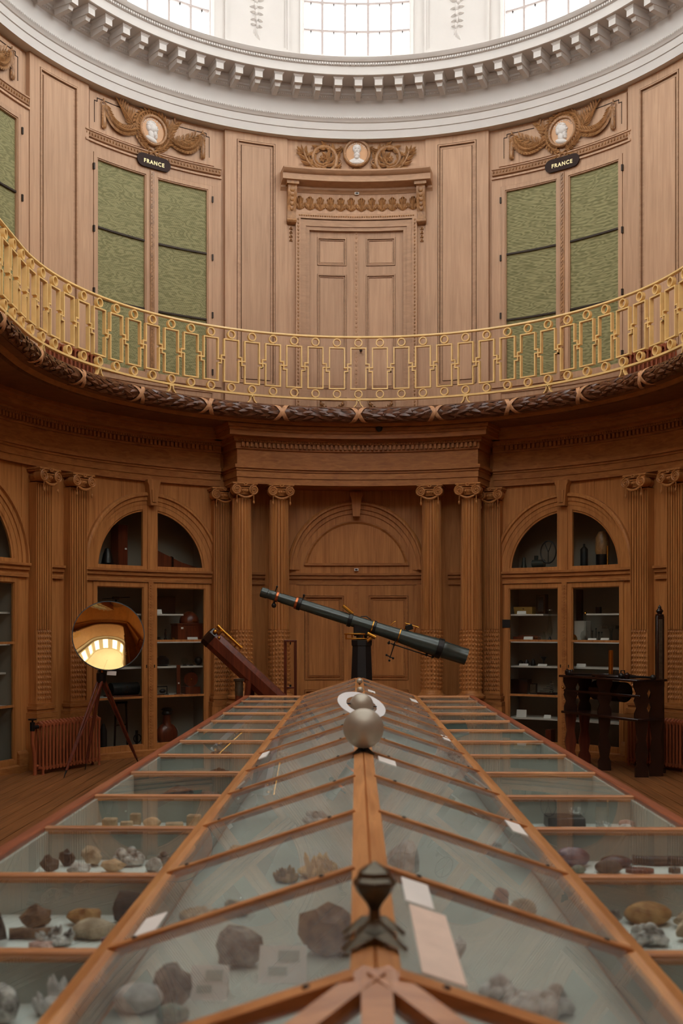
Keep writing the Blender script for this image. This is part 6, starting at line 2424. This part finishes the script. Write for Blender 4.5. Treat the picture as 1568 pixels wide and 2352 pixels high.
solo('black_bottle', Lc, -.50, ZF0, 'black', lt([(.045, 0), (.047, .02), (.047, .26), (.03, .32), (.015, .36), (.001, .365)]), 'tall black bottle at the bottom of the left cabinet', 'bottle')
item('frame_stand', Lc, -.25, ZF0, [('legs', 'ebony', lambda mb, F: [mb.tube([F @ Vector((sg * .1, 0, 0)), F @ Vector((sg * .075, 0, .62))], .014, 8) for sg in (-1, 1)]), ('crossbars', 'ebony', lambda mb, F: (mb.bbox((-.09, -.02, .61), (.09, .02, .64), .003, F), mb.bbox((-.09, -.015, .32), (.09, .015, .335), .002, F)))], 'tall dark open stand at the bottom of the left cabinet', 'stand')
item('small_pump', Lc, -.06, ZF0, [('base', 'iron', bx(.13, .12, .04)), ('wheel', 'iron', lambda mb, F: mb.tube([F @ Vector((.055 * cos(2 * pi * j / 16), -.02, .14 + .055 * sin(2 * pi * j / 16))) for j in range(17)], .008, 6)), ('post', 'iron', bx(.03, .03, .22, z=.03))], 'small dark wheeled device beside the tall open stand', 'instrument', 4.66)

# right cabinet
item('wheel_engine', Rc_, -.44, ZU, [('bed', 'iron', bx(.36, .16, .12)), ('flywheel', 'iron', lambda mb, F: (mb.tube([F @ Vector((.1 + .11 * cos(2 * pi * j / 24), -.06, .32 + .15 * sin(2 * pi * j / 24))) for j in range(25)], .01, 8), [mb.cyl(F @ Vector((.1, -.06, .32)), F @ Vector((.1 + .11 * cos(q), -.06, .32 + .15 * sin(q))), .006, 6) for q in (pi / 2 + .5, pi * 1.5, pi / 2 - .5)])),
     ('cylinder', 'green_tube', lambda mb, F: (mb.cyl(F @ Vector((-.15, 0, .17)), F @ Vector((.02, 0, .17)), .055, 14), mb.cyl(F @ Vector((-.1, 0, .17)), F @ Vector((-.1, 0, .28)), .03, 10)))], 'dark model engine with a spoked wheel in the arch of the right cabinet', 'engine')
item('small_engine', Rc_, -.70, ZU, [('base', 'iron', bx(.13, .1, .05)), ('body', 'green_tube', lt([(.04, .05), (.045, .1), (.03, .17), (.02, .26), (.001, .27)]))], 'small dark device left of the model engine in the right arch', 'instrument')
item('black_pump', Rc_, .12, ZU, [('body', 'black', lt([(.065, 0), (.07, .1), (.05, .12), (.05, .34), (.035, .36), (.015, .38), (.015, .41), (.001, .415)])), ('base', 'iron', bx(.16, .14, .03))], 'black upright cylinder beside the mullion in the right arch', 'instrument')
item('capped_jar', Rc_, .37, ZU, [('jar', 'iron', lt([(.08, 0), (.085, .02), (.085, .27), (.07, .28)])), ('cloth_cap', 'oak_carved', lt([(.085, .26), (.095, .3), (.09, .48), (.05, .56), (.001, .57)]))], 'tall jar with a brown domed cap in the right arch', 'jar')
solo('brass_tube', Rc_, .50, ZU, 'brass', lt([(.02, 0), (.014, .02), (.014, .36), (.001, .37)]), 'thin bright brass tube at the right end of the right arch', 'tube', 4.62)

M['yellow_box'] = plain('dull yellow box', (150, 112, 44), .6)
item('yellow_box', Rc_, -.69, Z1, [('body', 'yellow_box', lambda mb, F: mb.prism([(-.115, 0), (.135, 0), (.135, .1), (-.135, .1)], -.08, .08, F)), ('stamp', 'sign', bx(.022, .002, .012, x=.01, y=-.081, z=.065, b=.0005))], 'dull yellow box on the top shelf of the right cabinet', 'box')
card(Rc_, -.69, Z1, .125, .042, 'white card before the dull yellow box')
item('dark_clock', Rc_, -.45, Z1, [('body', 'ebony', bx(.13, .12, .27)), ('window', 'black', bx(.08, .003, .2, y=-.061, z=.035, b=.001))], 'tall dark narrow case beside the yellow box', 'case')
item('lustre_vase', Rc_, -.30, Z2, [('foot', 'iron', lt([(.045, 0), (.04, .01), (.015, .04), (.012, .06)])), ('vase', 'clear', lt([(.012, .06), (.035, .1), (.04, .16), (.022, .22), (.018, .36), (.03, .42)], 20)), ('mouth', 'bronze', lt([(.03, .41), (.034, .42), (.03, .43)]))], 'tall dark glass vase by the middle stile of the right cabinet', 'vase', 4.6)
item('long_case', Rc_, -.66, Z2, [('case', 'mahog', bx(.36, .12, .06)), ('lid', 'mahog', bx(.28, .125, .012, x=.03, z=.064)), ('fitting', 'brass', bx(.03, .01, .02, x=.15, y=-.065, z=.03))], 'long reddish flat case on the second shelf of the right cabinet', 'case')
card(Rc_, -.59, Z2, .13, .062, 'cream card before the long reddish case', 4.56)
solo('clear_stand', Rc_, -.41, Z2, 'clear', lt([(.05, 0), (.05, .01), (.02, .03), (.03, .07), (.01, .09), (.012, .13)]), 'small glass stand right of the long reddish case', 'glassware', 4.68)
solo('dark_pillar', Rc_, .0, Z2 + .28, 'ebony', bx(.075, .07, .42), 'dark square pillar standing on the pale block', 'pillar', 4.85)
solo('pale_block', Rc_, .04, Z2, 'shelf_white', bx(.17, .15, .275), 'pale square block behind the gold shell', 'block', 4.85)
item('glass_flask', Rc_, .165, Z2, [('bulb', 'clear', lt([(.02, 0), (.055, .02), (.068, .07), (.055, .125), (.02, .15), (.014, .2), (.014, .36), (.022, .37)], 24)), ('fitting', 'brass', lt([(.02, .36), (.022, .38), (.01, .40), (.001, .405)]))], 'round bottomed glass flask with a tall neck in the right cabinet', 'flask', 4.66)
sh = MB()
Fq = CF(Rc_, .045, Z2, 4.58)
for i in range(9):
    q = rad(20 + 16 * i)
    sh.tube([Fq @ Vector((.055 * cos(q) * k, -.01 * (1 - k), .004 + .09 * sin(q) * k)) for k in (.1, .5, .8, 1.0)], [.004, .008, .01, .008], 6)
sh.build('gold_shell', M['brass'], None, label='gold ribbed shell in front of the pale block', cat='ornament')
for i, (s, h) in enumerate(((.255, .14), (.305, .17), (.345, .12))):
    item('thin_stand', Rc_, s, Z2, [('rod', 'iron', lt([(.02, 0), (.02, .008), (.005, .012), (.005, h), (.001, h + .002)], 12)), ('bulb', 'iron', lambda mb, F, h=h: mb.ball((0, 0, h), .012, 10, 6, M=F))], ['leftmost of three thin dark stands beside the glass flask', 'tallest of three thin dark stands beside the glass flask', 'rightmost of three thin dark stands beside the glass flask'][i], 'stand', 4.68, 'thin stands in the right cabinet')
item('stoppered_bottle', Rc_, .395, Z2, [('bottle', 'clear', lt([(.018, 0), (.02, .01), (.02, .07), (.008, .09), (.008, .11)])), ('stopper', 'iron', lambda mb, F: mb.ball((0, 0, .122), .011, 8, 6, M=F))], 'small glass bottle with a dark stopper in the right cabinet', 'bottle', 4.66)
item('pedestal_pan', Rc_, .50, Z2, [('pan', 'bronze', bx(.2, .12, .045, z=.17)), ('stem', 'bronze', lt([(.04, 0), (.02, .02), (.018, .12), (.035, .165), (.06, .172)]))], 'grey flat topped pedestal at the right of the second shelf', 'instrument', 4.7)
card(Rc_, .31, Z2, .12, .045, 'white card below the three thin stands', 4.55)
card(Rc_, .49, Z2, .12, .05, 'white card below the grey pedestal', 4.55)
solo('tiny_box', Rc_, .32, Z1, 'ebony', bx(.06, .06, .09), 'tiny dark box on the top right shelf of the right cabinet', 'box')
solo('dark_funnel', Rc_, -.43, Z3, 'iron', lt([(.03, 0), (.03, .01), (.006, .02), (.006, .07), (.045, .12), (.05, .125)]), 'dark funnel shaped cup on the third shelf of the right cabinet', 'cup')
for i, s in enumerate((-.73, -.65, -.56)):
    solo('dark_lump', Rc_, s, Z3, 'iron', (lambda i: lt([(.035, 0), (.04, .02), (.032, .055), (.012, .07 + .01 * i), (.001, .075 + .01 * i)]))(i), ['leftmost of three dark lumps on the third shelf of the right cabinet', 'middle of three dark lumps on the third shelf of the right cabinet', 'rightmost of three dark lumps on the third shelf of the right cabinet'][i], 'object', 4.68, 'dark lumps in the right cabinet')
solo('mini_flask', Rc_, -.83, Z3, 'clear', lt([(.018, 0), (.024, .015), (.018, .035), (.007, .05), (.02, .07), (.007, .09), (.007, .11)]), 'little glass flask at the left end of the third shelf', 'flask', 4.6)
card(Rc_, -.66, Z3, .13, .03, 'white card below the three dark lumps')
card(Rc_, -.40, Z3, .13, .03, 'white card below the dark funnel shaped cup')
solo('brown_box', Rc_, -.74, Z4, 'ebony', bx(.25, .2, .2), 'plain dark brown box on the fourth shelf of the right cabinet', 'box')
item('picture_block', Rc_, -.555, Z4, [('block', 'ebony', bx(.1, .04, .15)), ('face', 'bronze', bx(.08, .002, .12, y=-.021, z=.015, b=.001))], 'small upright dark block beside the brown box', 'frame', 4.68)
item('brass_instrument', Rc_, -.36, Z4, [('base', 'ebony', bx(.26, .12, .03)), ('arms', 'bronze', lambda mb, F: [mb.cyl(F @ Vector((-.1 + .05 * i, -.02, .05 + .03 * i)), F @ Vector((.1, -.02, .06 + .03 * i)), .009, 8) for i in range(4)]), ('pillar', 'bronze', lt([(.025, .03), (.02, .06), (.012, .17), (.02, .19)], 12, x=.06))], 'fine grey instrument of several arms on the fourth shelf', 'instrument', 4.66)
card(Rc_, -.69, Z5, .14, .10, 'large white card on the low shelf of the right cabinet')
card(Rc_, -.33, Z5, .10, .045, 'small white card at the right end of the low shelf')
solo('red_book', Rc_, -.30, ZF0, 'mahog', bx(.075, .16, .24), 'dark red upright book at the bottom of the right cabinet', 'book', 4.62)
card(Rc_, .14, Z3, .13, .045, 'white card left of the brass cylinders on the third shelf')
card(Rc_, .15, Z4, .18, .035, 'white card seen through the gap of the dark machine', 4.56)
solo('white_tag_box', Rc_, .11, Z4, 'paper', bx(.06, .04, .09), 'small white box seen through the gap of the dark machine', 'box', 4.68)
